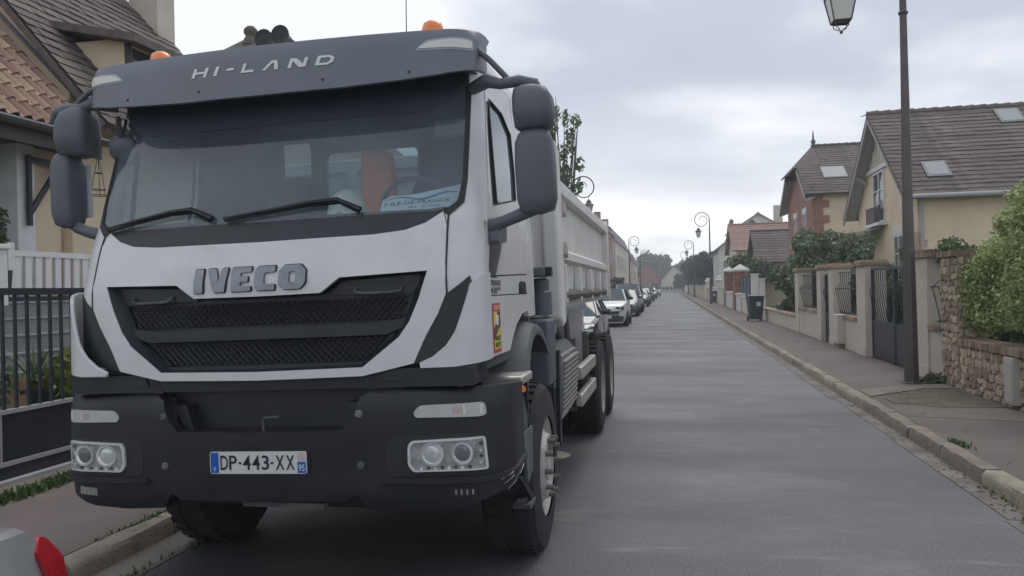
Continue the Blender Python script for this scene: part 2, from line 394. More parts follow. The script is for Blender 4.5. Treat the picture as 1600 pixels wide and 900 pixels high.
g = MB().box(-3.42, -3.12, -20, 206, -.02, .006).build('gutter', GUTTER); g['kind'] = 'structure'
def kerb_stone_mesh(seed, L, w):
    rg = random.Random(seed); mb = MB(); n = 5
    vs = []
    for i in range(n+1):
        y = L*i/n; j = lambda a: rg.uniform(-a, a)
        vs += [(0+j(.006), y, -.05), (.008+j(.010), y, .085+j(.006)), (.030+j(.012), y, .122+j(.008)), (w-.012+j(.005), y, .127+j(.007)), (w, y, .10), (w, y, -.05)]
    fs = []
    for i in range(n):
        for k in range(5): a = i*6+k; fs.append((a, a+1, a+7, a+6))
    fs += [tuple(range(6)), tuple(range(n*6+5, n*6-1, -1))]
    mb.add(vs, fs); return mb.mesh('kerb_stone', KERB, smooth=50)
KM = [kerb_stone_mesh(i, .972, .165) for i in range(6)]
kr = bpy.data.objects.new('kerb', None); COL.objects.link(kr); kr['kind'] = 'structure'
for k in range(2, 62): link('kerb_stone', KM[random.randrange(6)], kr, (2.405+random.uniform(-.006, .006)+max(0, (k-30))*.0, k*1.0, random.uniform(-.006, .004)))
MB().box(2.41, 2.57, 62, 206, -.05, .122).build('far_kerb', KERB, kr)
kl_ = bpy.data.objects.new('kerb', None); COL.objects.link(kl_); kl_['kind'] = 'structure'
for k in range(0, 32): link('kerb_stone', KM[random.randrange(6)], kl_, (-3.405+random.uniform(-.006, .006), k*1.0+1, random.uniform(-.006, .004)), (0, 0, pi))
MB().box(-3.57, -3.41, 32, 206, -.05, .122).build('far_kerb', KERB, kl_)
# worn strip dug across the right pavement, near the post
def patch(name, pts, z, m):
    o = MB().prism(pts, 'z', z-.02, z).build(name, m); o['kind'] = 'structure'; return o
patch('pavement_patch', [(2.60, 9.75), (3.94, 9.35), (3.93, 10.35), (2.62, 10.75)], .1195, mat('old_asphalt', (.135, .115, .10), rough=.85, var=.2, scale=2, bump=.4, bscale=80, dirt=((.2, .18, .15), .5, 1.5)))
patch('earth_patch', [(2.72, 10.72), (3.20, 10.38), (3.93, 10.42), (3.94, 12.1), (3.35, 12.0), (2.74, 11.3)], .1235, EARTH)
patch('pavement_patch', [(2.60, 11.35), (3.5, 12.2), (3.94, 12.25), (3.94, 12.75), (3.0, 12.35), (2.6, 12.0)], .1275, SANDP)
rub = MB(); rg = random.Random(5)
for i in range(260):
    x = rg.uniform(2.85, 3.9); y = rg.uniform(10.6, 12.0); s = rg.uniform(.006, .02)
    rub.add([(x-s, y-s, .12), (x+s, y-s*.7, .12), (x+s*.8, y+s, .12), (x-s, y+s*.9, .12), (x, y, .124+s)], [(0, 1, 4), (1, 2, 4), (2, 3, 4), (3, 0, 4)])
tag(rub.build('rubble', SANDP), 'loose crumbs of earth and gravel on the dug pavement strip', 'gravel', kind='stuff')
# weeds: short grass at the gate foot and in the gutter joints
def tufts(name, spots, n, h, seed, label):
    rg = random.Random(seed); mb = MB()
    for i in range(n):
        (x0, y0, x1, y1, z, w) = rg.choice(spots); t = rg.random()
        x = x0+(x1-x0)*t+rg.gauss(0, w); y = y0+(y1-y0)*t+rg.gauss(0, w)
        a = rg.random()*6.28; hh = h*rg.uniform(.4, 1.2); b = rg.uniform(.2, .9)*hh; wd_ = hh*.13+.003
        dx, dy = cos(a), sin(a)
        mb.add([(x-dy*wd_, y+dx*wd_, z), (x+dy*wd_, y-dx*wd_, z), (x+dx*b*.5+dy*wd_*.8, y+dy*b*.5-dx*wd_*.8, z+hh*.75), (x+dx*b, y+dy*b, z+hh)], [(0, 1, 2, 3)])
    o = link(name, mb.mesh(name, GRASSM)); tag(o, label, 'weeds', kind='stuff')
tufts('weeds', [(-5.03, 5.0, -5.08, 7.6, .112, .05)], 1500, .075, 3, 'low green weeds along the foot of the navy gate')
tufts('weeds', [(-3.16, 4.1, -3.12, 5.6, .0, .03), (-3.58, 4.4, -3.56, 5.4, .11, .02)], 220, .035, 4, 'small weeds in the gutter beside the truck')
tufts('weeds', [(2.44, 6.3, 2.42, 6.9, 0, .03), (2.62, 7.9, 2.6, 8.25, .115, .03), (2.38, 5.4, 2.36, 6.0, 0, .03)], 260, .04, 6, 'small weeds growing along the right kerb')

deb = MB(); rg = random.Random(15)
for i in range(700):
    if i < 520: x = 2.40-abs(rg.gauss(0, .07)); y = 5+rg.random()**1.6*30; z = .009
    else: x = rg.uniform(2.6, 3.9); y = rg.uniform(5, 22); z = .118
    s = rg.uniform(.006, .022); a = rg.random()*6.28
    deb.add([(x+s*cos(a), y+s*sin(a), z), (x-s*.6*sin(a), y+s*.6*cos(a), z+.4*s), (x-s*cos(a), y-s*sin(a), z+.002), (x+s*.6*sin(a), y-s*.6*cos(a), z+.002)], [(0, 1, 2, 3)])
tag(deb.build('litter', mat('dry_leaf', (.11, .085, .05), rough=.9, per='island', pvar=.5)), 'dry leaf crumbs and grit along the right kerb and pavement', 'litter', kind='stuff')
# ------------------------------------------------------------------ the tipper truck
TW = mat('truck_white', (.59, .59, .60), rough=.32, var=.04, scale=2.5, coat=.3, dirt=((.42, .40, .37), .45, 2.6))
TWB = mat('tipper_white', (.66, .65, .63), rough=.45, var=.06, scale=2.0, dirt=((.46, .43, .39), .5, 1.6))
VIS = mat('visor_grey', (.135, .15, .18), rough=.42, var=.08, scale=3)
BLK = mat('black_plastic', (.009, .011, .017), rough=.5, var=.25, scale=5, bump=.12, bscale=250, dirt=((.035, .037, .042), .3, 3.5))
BLK2 = mat('grille_black', (.013, .016, .023), rough=.45, var=.2, scale=6)
MIRR = mat('mirror_housing', (.090, .100, .120), rough=.5, var=.12, scale=5)
RUBBER = mat('tyre_rubber', (.018, .019, .021), rough=.85, var=.3, scale=9, bump=.3, bscale=60, dirt=((.04, .038, .036), .5, 5))
RIMW = mat('rim_white', (.42, .41, .39), rough=.55, var=.15, scale=6, dirt=((.16, .145, .125), .75, 4))
RIMD = mat('rim_dirty', (.36, .335, .29), rough=.7, var=.2, scale=6, dirt=((.15, .135, .115), .7, 5))
CHAS = mat('chassis_grey', (.10, .098, .095), rough=.7, var=.25, scale=5, dirt=((.20, .185, .165), .6, 4))
DUSTY = mat('dusty_plastic', (.085, .092, .10), rough=.65, var=.2, scale=4, dirt=((.30, .29, .27), .7, 2.4))
ALU = mat('aluminium', (.48, .47, .45), rough=.4, metal=.75, var=.12, scale=6, dirt=((.3, .28, .25), .5, 5))
CHROME = mat('chrome', (.82, .83, .83), rough=.2, metal=.4, var=.05)
BADGE = mat('badge_grey', (.20, .215, .24), rough=.3, metal=.75, var=.15, scale=20)
LETTER = mat('letter_silver', (.62, .64, .65), rough=.4, var=.04)
ORANGE = mat('beacon_orange', (.80, .24, .06), rough=.3, var=.08, scale=10, coat=.4)
INTR = mat('cab_interior', (.075, .08, .09), rough=.8, var=.15, scale=5)
INTL = mat('cab_trim', (.20, .21, .22), rough=.8, var=.1, scale=5)
SEAM = mat('seam_black', (.02, .022, .026), rough=.7)
WSG = glassmat('windscreen_glass', (.86, .92, .93), .08, (.55, .62, .72))  # bluish film colour stands in for sky reflected in the screen
SDG = glassmat('side_glass', (.62, .70, .72), .14, (.50, .56, .60))
LENS = glassmat('lamp_lens', (.95, .96, .96), .05, (.6, .6, .6))
TRK = thing('tipper_truck', 'white three-axle tipper truck with grey sun visor parked at the left kerb facing us', 'truck', (-2.0, 3.62, 0))
_c, _s = cos(radians(1.3)), sin(radians(1.3))
def RX(x, y, z): return (x*_c-z*_s, y, x*_s+z*_c)      # the sprung body leans to the kerb with the camber
def tb(mb, name, m, parent=TRK, **k): return mb.build(name, m, parent, xf=RX, **k)
PZ = [.2, 1.0, 1.25, 1.72, 1.93, 2.05, 2.65, 2.85, 3.0]; PY = [.05, .05, .055, .07, .14, .20, .42, .47, .52]
def prof(z): return float(np.interp(z, PZ, PY))
def cW(z): return float(np.interp(z, [2.0, 2.8], [1.14, 1.09]))
def cr_(z): return float(np.interp(z, [1.9, 2.6], [.20, .17]))
def ys(z): r = cr_(z); return prof(z)+.07*(cW(z)-r)**2+r
def cabp(u, z, off=0, W=None, r=None, pf=None):
    W = W or cW(z); r = r or cr_(z); p = (pf or prof)(z); xc = W-r; s = 1 if u >= 0 else -1; a = abs(u)
    if a <= xc:
        n = Vector((.14*a, -1)).normalized(); x, y = a, p+.07*a*a
    else:
        t = (a-xc)/r; yb = p+.07*xc*xc
        if t < pi/2: x, y = xc+r*sin(t), yb+r*(1-cos(t)); n = Vector((sin(t), -cos(t)))
        else: x, y = W, yb+r+(a-xc-r*pi/2); n = Vector((1, 0))
    return (s*(x+n.x*off), y+n.y*off, z)
def sym(h): return h+[(-x, z) for x, z in reversed(h) if abs(x) > 1e-6]
def fpanel(name, poly, m, off=0, thick=.02, g=.07, holes=(), parent=TRK, smooth=40, fn=cabp, **k):
    return tb(panel_mesh(poly, lambda u, v, o: fn(u, v, o+off), g, thick, holes), name, m, parent, smooth=smooth, **k)
def side(s, off=0): return lambda y, z, o: (s*(cW(z)+o+off), y, z)

# hood panel with the grille opening
GR = [(0, 1.645), (.345, 1.648), (.445, 1.720), (.885, 1.733), (.84, 1.60), (.79, 1.49), (.735, 1.415), (.55, 1.275), (0, 1.268)]
GRS = sym(GR)
HOOD = [(0, 1.922), (.60, 1.928), (.76, 1.942), (.86, 1.975), (.945, 2.03), (.972, 1.95), (.975, 1.62), (.93, 1.52), (.86, 1.40), (.805, 1.285), (.55, 1.232), (0, 1.225)]
fpanel('hood', sym(HOOD), TW, thick=.03, g=.06, holes=[GRS])
# grille: recessed backing, sloped cheeks, two mesh fields, bar
def shrink(poly, k, c): return [(c[0]+(x-c[0])*k, c[1]+(z-c[1])*k) for x, z in poly]
GRI = fpanel('grille', GRS, BLK2, off=-.085, thick=.01, g=.08)
mbq = MB()
ring = resample(GRS, .08); n_ = len(ring); inner = resample(shrink(GRS, .93, (0, 1.49)), .08)
inner = [(x*.945, 1.49+(z-1.49)*.93) for x, z in ring]
vs = [cabp(x, z, -.004) for x, z in ring]+[cabp(x, z, -.07) for x, z in inner]
mbq.add(vs, [(i, (i+1) % n_, (i+1) % n_+n_, i+n_) for i in range(n_)])
tb(mbq, 'grille_surround', BLK2, GRI, smooth=40)
def mesh_field(z0, z1, hw0, hw1):
    mb = MB(); st = .036
    k = -40
    for k in range(-46, 47):
        for sg in (1, -1):
            # diagonal strand, clipped to the field
            seg = []
            for i in range(9):
                z = z0+(z1-z0)*i/8; x = k*st+sg*(z-z0)*1.6*.62
                hw = hw0+(hw1-hw0)*i/8
                if abs(x) < hw: seg.append(cabp(x, z, -.066-(.003 if sg > 0 else 0)))
            if len(seg) > 1: mb.tube(seg, .0042, n=4, caps=False)
    return mb
for z0, z1, a, b in ((1.500, 1.615, .74, .79), (1.305, 1.425, .56, .68)):
    tb(mesh_field(z0, z1, a, b), 'grille_mesh', BLK, GRI)
bar = [(.0, 1.487), (.60, 1.487), (.765, 1.505), (.745, 1.46), (.66, 1.428), (0, 1.428)]
fpanel('grille_bar', sym(bar), BLK2, off=-.045, thick=.03, g=.06, parent=GRI, bev=.008)
bar = [(.0, 1.298), (.56, 1.298), (.52, 1.272), (0, 1.272)]
fpanel('grille_bar', sym(bar), BLK2, off=-.05, thick=.03, g=.08, parent=GRI)
for sg in (1, -1):
    x0 = sg*.63
    pts = [cabp(x0-.12, 1.665, -.055), cabp(x0-.115, 1.643, -.03), cabp(x0-.06, 1.636, -.02), cabp(x0+.06, 1.636, -.02), cabp(x0+.115, 1.643, -.03), cabp(x0+.12, 1.665, -.055)]
    tb(MB().tube(pts, .007, 6), 'grab_handle', DUSTY, GRI, smooth=60)
    tri = [(sg*.44, 1.70), (sg*.87, 1.722), (sg*.80, 1.625), (sg*.36, 1.635)]
    fpanel('grille_pad', tri, BLK2, off=-.06, thick=.02, g=.08, parent=GRI)

# lettering IVECO: solid raised letters with a dark edge
def letter(paths, x0, z0, w, h, off, th, m, parent, name='badge_letter', r=.1, fn=cabp, ital=0.0, g=.05):
    poly = [(x0+(p[0]+ital*p[1])*w, z0+p[1]*h) for p in paths[0]]
    holes = [[(x0+(p[0]+ital*p[1])*w, z0+p[1]*h) for p in q] for q in paths[1:]]
    if r: poly = rounded(poly, r*h, 3); holes = [rounded(q, r*h*.8, 3) for q in holes]
    return fpanel(name, poly, m, off=off, thick=th, g=g, holes=holes, parent=parent, fn=fn)
IV = {'I': [[(0, 0), (1, 0), (1, 1), (0, 1)]],
      'V': [[(0, 1), (.42, 1), (.58, .42), (.68, 1), (1, 1), (.86, .0), (.36, .0)]],
      'E': [[(0, 0), (1, 0), (1, .22), (.46, .22), (.46, .38), (.86, .38), (.86, .62), (.46, .62), (.46, .78), (1, .78), (1, 1), (0, 1)]],
      'C': [[(0, .18), (.14, 0), (1, 0), (1, .26), (.52, .26), (.46, .34), (.46, .66), (.52, .74), (1, .74), (1, 1), (.14, 1), (0, .82)]],
      'O': [[(0, .25), (.2, 0), (.8, 0), (1, .25), (1, .75), (.8, 1), (.2, 1), (0, .75)], [(.38, .28), (.62, .28), (.62, .72), (.38, .72)]]}
xs = -.335
for ch, w in zip('IVECO', (.05, .118, .108, .108, .142)):
    b = letter(IV[ch], xs, 1.674, w, .122, .014, .02, BADGE, TRK, r=.07, g=.03)
    letter(IV[ch], xs-.004, 1.670, w+.008, .130, .006, .012, SEAM, b, 'letter_edge', r=.07, g=.04)
    xs += w+.021

# windscreen, its black trim and frit band
WS = [(0, 2.03), (.90, 2.035), (.965, 2.05), (1.025, 2.10), (1.04, 2.2), (1.04, 2.70), (1.02, 2.80), (0, 2.80)]
fpanel('windscreen', sym(WS), WSG, thick=.004, off=-.006, g=.1)
TRIM = [(0, 2.045), (.86, 2.048), (.955, 2.055), (.945, 2.03), (.86, 1.977), (.76, 1.944), (.60, 1.930), (0, 1.924)]
fpanel('windscreen_trim', sym(TRIM), BLK2, off=-.006, thick=.02, g=.06)
BAND = [(0, 2.575), (.70, 2.578), (.82, 2.588), (.92, 2.625), (.985, 2.70), (1.03, 2.77), (1.02, 2.81), (0, 2.81)]
fpanel('sun_band', sym(BAND), mat('band_tint', (.06, .072, .10), rough=.35, var=.1), off=-.001, thick=.004, g=.08)
for sg in (1, -1):
    ed = [(sg*x, z) for x, z in ((.945, 2.028), (1.02, 2.09), (1.036, 2.2), (1.036, 2.72), (1.062, 2.72), (1.062, 2.2), (1.05, 2.075), (.975, 2.005))]
    fpanel('screen_seal', ed, SEAM, off=.001, thick=.02, g=.06)
    # pillar and corner panel wrapping from screen to door
    P = [(sg*x, z) for x, z in ((.978, 1.62), (.975, 1.95), (.95, 2.03), (1.04, 2.085), (1.052, 2.2), (1.052, 2.86), (1.245, 2.86), (1.30, 2.0), (1.29, 1.30), (.90, 1.30), (.90, 1.47), (.94, 1.53))]
    fpanel('corner_panel', P, TW, off=-.004, thick=.02, g=.06)
    SLOT = [(sg*x, z) for x, z in ((.975, 1.615), (1.10, 1.70), (1.15, 1.55), (1.10, 1.42), (1.02, 1.33), (.81, 1.285), (.87, 1.42), (.93, 1.52))]
    fpanel('air_slot', SLOT, BLK2, off=.0, thick=.03, g=.05)
    DEF = [(sg*x, z) for x, z in ((.835, 1.288), (.90, 1.315), (.965, 1.365), (1.01, 1.43), (1.045, 1.52), (1.075, 1.60), (1.095, 1.66), (1.15, 1.70), (1.22, 1.715), (1.265, 1.715), (1.275, 1.285), (1.0, 1.262), (.84, 1.262))]
    DFO = fpanel('corner_deflector', DEF, TW, off=.012 if sg > 0 else .06, thick=.02, g=.045, bev=.006)
    SM = [(sg*x, z) for x, z in ((.969, 2.02), (.978, 2.02), (.983, 1.62), (.974, 1.60))]
    fpanel('panel_seam', SM, SEAM, off=.0015, thick=.01, g=.1)
# lower door skins, doors, windows
def yline(z, d=0): return (ys(z)+d, z)
for sg in (1, -1):
    f = side(sg)
    WIN = [(.555, 2.075), (.585, 2.3), (.665, 2.66), (.78, 2.70), (1.10, 2.69), (1.33, 2.60), (1.32, 2.35), (1.27, 2.175)]
    LOW = [(.37, 1.98), (.345, 1.86), (.375, 1.69), (.56, 1.685), (.72, 1.83), (.86, 2.01), (.86, 2.04), (.45, 2.0)]
    door = [(.345, 1.60), yline(1.75), yline(1.9), yline(2.0), yline(2.2), yline(2.45), yline(2.7), yline(2.86), (1.40, 2.86), (1.46, 2.5), (1.46, 1.60)]
    DO = fpanel('door', door, TW, thick=.035, g=.09, holes=[WIN, LOW], fn=f)
    fpanel('window', WIN, SDG, off=-.012, thick=.004, g=.15, parent=DO, fn=f)
    fpanel('low_window', LOW, mat('smoked_glass', (.045, .05, .06), rough=.35, spec=.25) if sg > 0 else SDG, off=-.010, thick=.004, g=.15, parent=DO, fn=f)
    inn = [(y+(.92-y)*.03, z+(2.4-z)*.03) for y, z in WIN]
    fpanel('window_seal', WIN, SEAM, off=.002, thick=.012, g=.1, holes=[inn], parent=DO, fn=f)
    fpanel('window_divider', [(.665, 2.09), (.685, 2.09), (.75, 2.695), (.73, 2.695)], SEAM, off=.002, thick=.02, g=.2, parent=DO, fn=f)
    hd = [(1.17, 1.50), (1.41, 1.50), (1.41, 1.675), (1.17, 1.675)]
    H = fpanel('door_handle', rounded(hd, .05), BLK, off=.004, thick=.01, g=.08, parent=DO, fn=f)
    fpanel('handle_grip', [(1.22, 1.60), (1.37, 1.60), (1.37, 1.635), (1.22, 1.635)], BLK2, off=.010, thick=.012, g=.1, parent=H, fn=f)
    fpanel('panel_seam', [(.35, 1.70), (1.46, 1.725), (1.46, 1.717), (.35, 1.692)], SEAM, off=.001, thick=.004, g=.3, parent=DO, fn=f)
    fpanel('rear_quarter', [(1.467, 1.45), (1.467, 2.5), (1.407, 2.86), (1.74, 2.86), (1.74, 1.45)], TW, thick=.03, g=.2, fn=f)
    arch = [(.32, 1.285), (.80, 1.285), (.86, 1.33), (1.02, 1.42), (1.22, 1.475), (1.46, 1.49), (1.46, 1.594), (.32, 1.594)]
    fpanel('door_skirt', arch, TW, off=.006, thick=.03, g=.08, fn=f)
# roof, back wall
def ring3(z, ins):
    W, r = cW(min(z, 2.86))-ins, .16; out = []
    yf = prof(min(z, 2.86))+ins
    for i in range(9): t = i/8; out.append((-(W-r)+2*(W-r)*t, yf+.07*((W-r)*(2*t-1))**2))
    yb = yf+.07*(W-r)**2
    for i in range(1, 7): t = i/6*pi/2; out.append((W-r+r*sin(t), yb+r*(1-cos(t))))
    out += [(W, 1.2), (W, 1.76-ins), (0, 1.76-ins), (-W, 1.76-ins), (-W, 1.2)]
    for i in range(6, 0, -1): t = i/6*pi/2; out.append((-(W-r)-r*sin(t), yb+r*(1-cos(t))))
    return [(x, y, z) for x, y in out]
RR = [ring3(2.845, 0), ring3(2.93, .015), ring3(2.99, .06), ring3(3.03, .16), ring3(3.045, .35)]
mbr = MB(); n_ = len(RR[0])
mbr.add([p for r in RR for p in r], [(k*n_+i, k*n_+(i+1) % n_, (k+1)*n_+(i+1) % n_, (k+1)*n_+i) for k in range(4) for i in range(n_)]+[tuple(range(4*n_, 5*n_))])
tb(mbr, 'roof', TW, smooth=40)
bw = lambda x, z, o: (x, 1.74+.0-o, z)
RW = [[(-.80, 2.33), (-.44, 2.33), (-.44, 2.75), (-.80, 2.75)], [(-.32, 2.33), (.36, 2.33), (.36, 2.66), (-.32, 2.66)]]
bwl = fpanel('back_wall', [(-1.09, 1.3), (1.09, 1.3), (1.09, 2.85), (-1.09, 2.85)], INTL, thick=.03, g=.3, holes=[rounded(q, .05) for q in RW], fn=bw)
for q in RW: fpanel('rear_window', q, SDG, off=-.01, thick=.004, g=.3, parent=bwl, fn=bw)
tb(MB().box(-1.07, 1.07, .55, 1.73, 2.80, 2.835), 'headliner', INTL)
tb(MB().box(-1.10, 1.10, .18, 1.73, 1.22, 1.30), 'cab_floor', INTR)
# visor
def vprof(z): return float(np.interp(z, [2.66, 2.69, 2.93, 2.965, 3.0], [.205, .195, .225, .25, .36]))
def vis(u, z, o=0): return cabp(u, z, o, W=1.135, r=.19, pf=vprof)
VP = [(0, 2.688), (.45, 2.690), (.75, 2.705), (.95, 2.722), (1.06, 2.738), (1.20, 2.765), (1.34, 2.785), (1.34, 2.982), (0, 2.982)]
VSO = fpanel('sun_visor', sym(VP), VIS, thick=.03, g=.05, fn=vis)
tb(MB().add([cabp(u, 2.978, -.0, W=1.12, r=.19, pf=vprof) for u in np.linspace(-1.25, 1.25, 31)]+[(x, .70, 3.062) for x in np.linspace(-1.07, 1.07, 31)],
   [(i, i+1, i+32, i+31) for i in range(30)]), 'visor_top', VIS, VSO, smooth=50)
HL = {'H': [[(0, 0), (.2, 0), (.2, .4), (.8, .4), (.8, 0), (1, 0), (1, 1), (.8, 1), (.8, .62), (.2, .62), (.2, 1), (0, 1)]],
      'I': [[(0, 0), (1, 0), (1, 1), (0, 1)]], '-': [[(0, .42), (1, .42), (1, .66), (0, .66)]],
      'L': [[(0, 0), (1, 0), (1, .24), (.22, .24), (.22, 1), (0, 1)]],
      'A': [[(0, 0), (.22, 0), (.50, .72), (.62, .72), (.78, 0), (1, 0), (.80, .88), (.70, 1), (.44, 1), (.36, .9)]],
      'N': [[(0, 0), (.19, 0), (.19, .70), (.62, .06), (.72, 0), (1, 0), (1, 1), (.81, 1), (.81, .32), (.40, .92), (.28, 1), (0, 1)]],
      'D': [[(0, 0), (.72, 0), (1, .26), (1, .74), (.72, 1), (0, 1)], [(.2, .22), (.66, .22), (.8, .36), (.8, .64), (.66, .78), (.2, .78)]]}
xs = -.395
for ch, w, gp in zip('HI-LAND', (.086, .018, .040, .070, .090, .098, .092), (.045, .052, .050, .050, .052, .052, 0)):
    letter(HL[ch], xs, 2.815, w, .05, .004, .006, LETTER, VSO, 'visor_letter', r=0, fn=vis, ital=.018/w, g=.05)
    xs += w+gp
for sg in (1, -1):
    P = [(sg*x, z) for x, z in ((.84, 2.862), (.90, 2.895), (1.04, 2.905), (1.13, 2.90), (1.13, 2.862), (1.06, 2.858))]
    ML = fpanel('marker_lamp', rounded(P, .02), PALEGL, off=.006, thick=.02, g=.04, parent=VSO, fn=vis)
    fpanel('lamp_rim', rounded([(sg*(abs(x)*1.0+(.012 if abs(x) > .95 else -.014)), z+(.010 if z > 2.88 else -.010)) for x, z in [(abs(a), b) for a, b in P]], .02), mat('rim_pale', (.34, .37, .42), rough=.5), off=.002, thick=.02, g=.04, parent=ML, fn=vis)
    tb(MB().lathe([(0, .07), (.02, .07), (.05, .066)], (-.93 if sg < 0 else .79, .75, 3.04), 'z', 20), 'beacon_base', BLK)
    bc = MB().lathe([(.0, .001), (.0, .064), (.07, .062), (.10, .052), (.113, .03), (.115, .001)], (-.93 if sg < 0 else .79, .75, 3.05), 'z', 24)
    tb(bc, 'beacon', ORANGE, smooth=50)
    for x in (.35*sg, .80*sg): fpanel('visor_bolt', [(x+.008*cos(a*pi/3), 2.735+.012*abs(x)+.008*sin(a*pi/3)) for a in range(6)], BLK, off=.003, thick=.01, g=.1, parent=VSO, fn=vis)
for x, z in ((-.235, 3.165), (-.13, 3.178)):
    hb = MB().lathe([(0, .001), (.008, .03), (0, .058), (.02, .050), (.06, .032), (.14, .018), (.32, .013), (.33, .001)], (x, .72, z), 'y', 20)
    hb.cyl((x, .95, z-.01), (x, .95, 3.03), .012)
    tb(hb, 'air_horn', BLK2, smooth=50)
tb(MB().cyl((.68, .60, 3.02), (.70, .62, 3.75), .003, .002, 6), 'antenna', SEAM)
# wipers
for pts in ([(-.30, 2.065), (-.42, 2.120), (-.55, 2.115), (-.75, 2.085), (-.95, 2.052)], [(.52, 2.06), (.40, 2.118), (.25, 2.112), (.02, 2.085), (-.22, 2.062)]):
    wp = MB().tube([cabp(x, z, .03 if i else .01) for i, (x, z) in enumerate(pts)], [.02, .016, .012, .009, .006], 6)
    WO = tb(wp, 'wiper', BLK2, smooth=60)
    tb(MB().tube([cabp(x, z-.012, .012) for x, z in pts[1:]], .008, 5), 'wiper_blade', SEAM, WO)
# mirrors
def loft(sections, n=20):
    mb = MB()
    for (cx_, cy_, z, hx, hy, e) in sections:
        for i in range(n):
            t = 2*pi*i/n; c_, s_ = cos(t), sin(t)
            mb.v.append((cx_+hx*math.copysign(abs(c_)**e, c_), cy_+hy*math.copysign(abs(s_)**e, s_), z))
    m = len(sections)
    mb.f += [(k*n+i, k*n+(i+1) % n, (k+1)*n+(i+1) % n, (k+1)*n+i) for k in range(m-1) for i in range(n)]+[tuple(range(n))[::-1], tuple(range((m-1)*n, m*n))]
    return mb
for sg, xm, zo in ((1, 1.395, 0), (-1, -1.345, .02)):
    ym = .44; zo = 0 if sg > 0 else .09
    up = loft([(xm, ym, 2.435+zo, .07, .06, .6), (xm, ym, 2.45+zo, .095, .085, .5), (xm+.004*sg, ym, 2.53+zo, .106, .10, .45), (xm, ym, 2.60+zo, .102, .095, .45), (xm-.01*sg, ym, 2.645+zo, .085, .08, .5), (xm-.02*sg, ym, 2.665+zo, .04, .05, .6)])
    if sg < 0: up.v = [(-1.275+(x-xm)*.98, y, 2.50+(z-2.525)*1.22) for x, y, z in up.v]
    MO = tb(up, 'door_mirror', MIRR, smooth=60)
    lo_ = loft([(xm-.02*sg, ym, 2.005+zo, .05, .05, .6), (xm, ym, 2.022+zo, .085, .07, .5), (xm+.002*sg, ym, 2.08+zo, .100, .085, .42), (xm, ym, 2.25+zo, .102, .088, .42), (xm, ym, 2.37+zo, .098, .085, .45), (xm, ym, 2.415+zo, .080, .07, .5), (xm, ym, 2.44+zo, .05, .05, .6)])
    if sg < 0: lo_.v = [(-1.350+(x-xm)*.66, y, z) for x, y, z in lo_.v]
    tb(lo_, 'mirror_housing', MIRR, MO, smooth=60)
    tb(MB().box(xm-.08, xm+.08, ym+.082, ym+.09, 2.07+zo, 2.38+zo), 'mirror_glass', CHROME, MO)
    arm = MB().tube([(sg*1.06, .52, 2.70+zo), (sg*1.16, .44, 2.715+zo), (sg*1.23, .42, 2.685+zo), (sg*1.33, .43, 2.695+zo), (sg*1.41, .44, 2.675+zo), (sg*1.44, .44, 2.62+zo)], [.034, .04, .028, .032, .030, .02], 10)
    tb(arm, 'mirror_arm', MIRR, MO, smooth=60)
    tb(MB().tube([(sg*1.09, .42, 2.90), (sg*1.18, .42, 2.815+zo*.5), (sg*1.28, .43, 2.70+zo)], .016, 8), 'mirror_strut', MIRR, MO, smooth=60)
    tb(MB().tube([(xm+.0*sg, ym, 2.04+zo), (sg*1.30, .44, 2.005+zo), (sg*1.22, .42, 1.975+zo), (sg*1.13, .44, 1.95+zo)], [.035, .034, .032, .04], 8), 'mirror_arm', MIRR, MO, smooth=60)
    fpanel('mirror_foot', rounded([(.40, 1.86), (.62, 1.88), (.64, 1.99), (.42, 2.0)], .03), MIRR, off=.05, thick=.05, g=.1, parent=MO, fn=side(sg))
tb(loft([(-1.0, .50, 2.45, .05, .03, .6), (-1.0, .48, 2.50, .085, .04, .6), (-1.0, .47, 2.57, .09, .05, .6), (-1.0, .48, 2.61, .05, .03, .6)]), 'kerb_mirror', MIRR, smooth=60)
tb(MB().tube([(-1.05, .5, 2.72), (-.98, .40, 2.64), (-1.0, .46, 2.58)], .016, 6), 'mirror_strut', MIRR)

# bumper
def bp_(z): return float(np.interp(z, [.5, .60, .68, .95, 1.10, 1.15, 1.18], [.10, .045, .035, .03, .035, .06, .12]))
def bump(u, z, o=0): return cabp(u, z, o, W=1.245, r=.25, pf=bp_)
BP = [(0, .625), (.44, .625), (.50, .66), (.53, .62), (.56, .58), (.80, .565), (1.0, .575), (1.10, .61), (1.22, .64), (1.55, .70), (1.62, .78), (1.62, 1.13), (1.30, 1.155), (.60, 1.165), (.535, 1.13), (.50, 1.03), (.45, .975), (0, .965)]
BMP = fpanel('bumper', sym(BP), BLK, thick=.06, g=.05, fn=bump, bev=.018)
tb(MB().box(-.55, .55, .20, .26, .93, 1.26), 'bumper_recess', BLK2, BMP)
tb(MB().box(-.47, .47, .045, .22, .945, .968), 'bumper_shelf', BLK, BMP)
for sg in (1, -1): tb(MB().prism([(sg*.52, 1.10), (sg*.45, .968), (sg*.40, .968), (sg*.44, 1.10)], 'y', .12, .20), 'shelf_cheek', BLK2, BMP)
tb(MB().tube([(.005, .09, .966), (.005, .085, 1.02), (.014, .08, 1.034), (.10, .07, 1.040)], .0065, 8), 'tow_pin', CHAS, BMP, smooth=60)
tb(MB().box(-1.10, 1.10, .11, .30, 1.17, 1.262), 'lower_panel', BLK2)
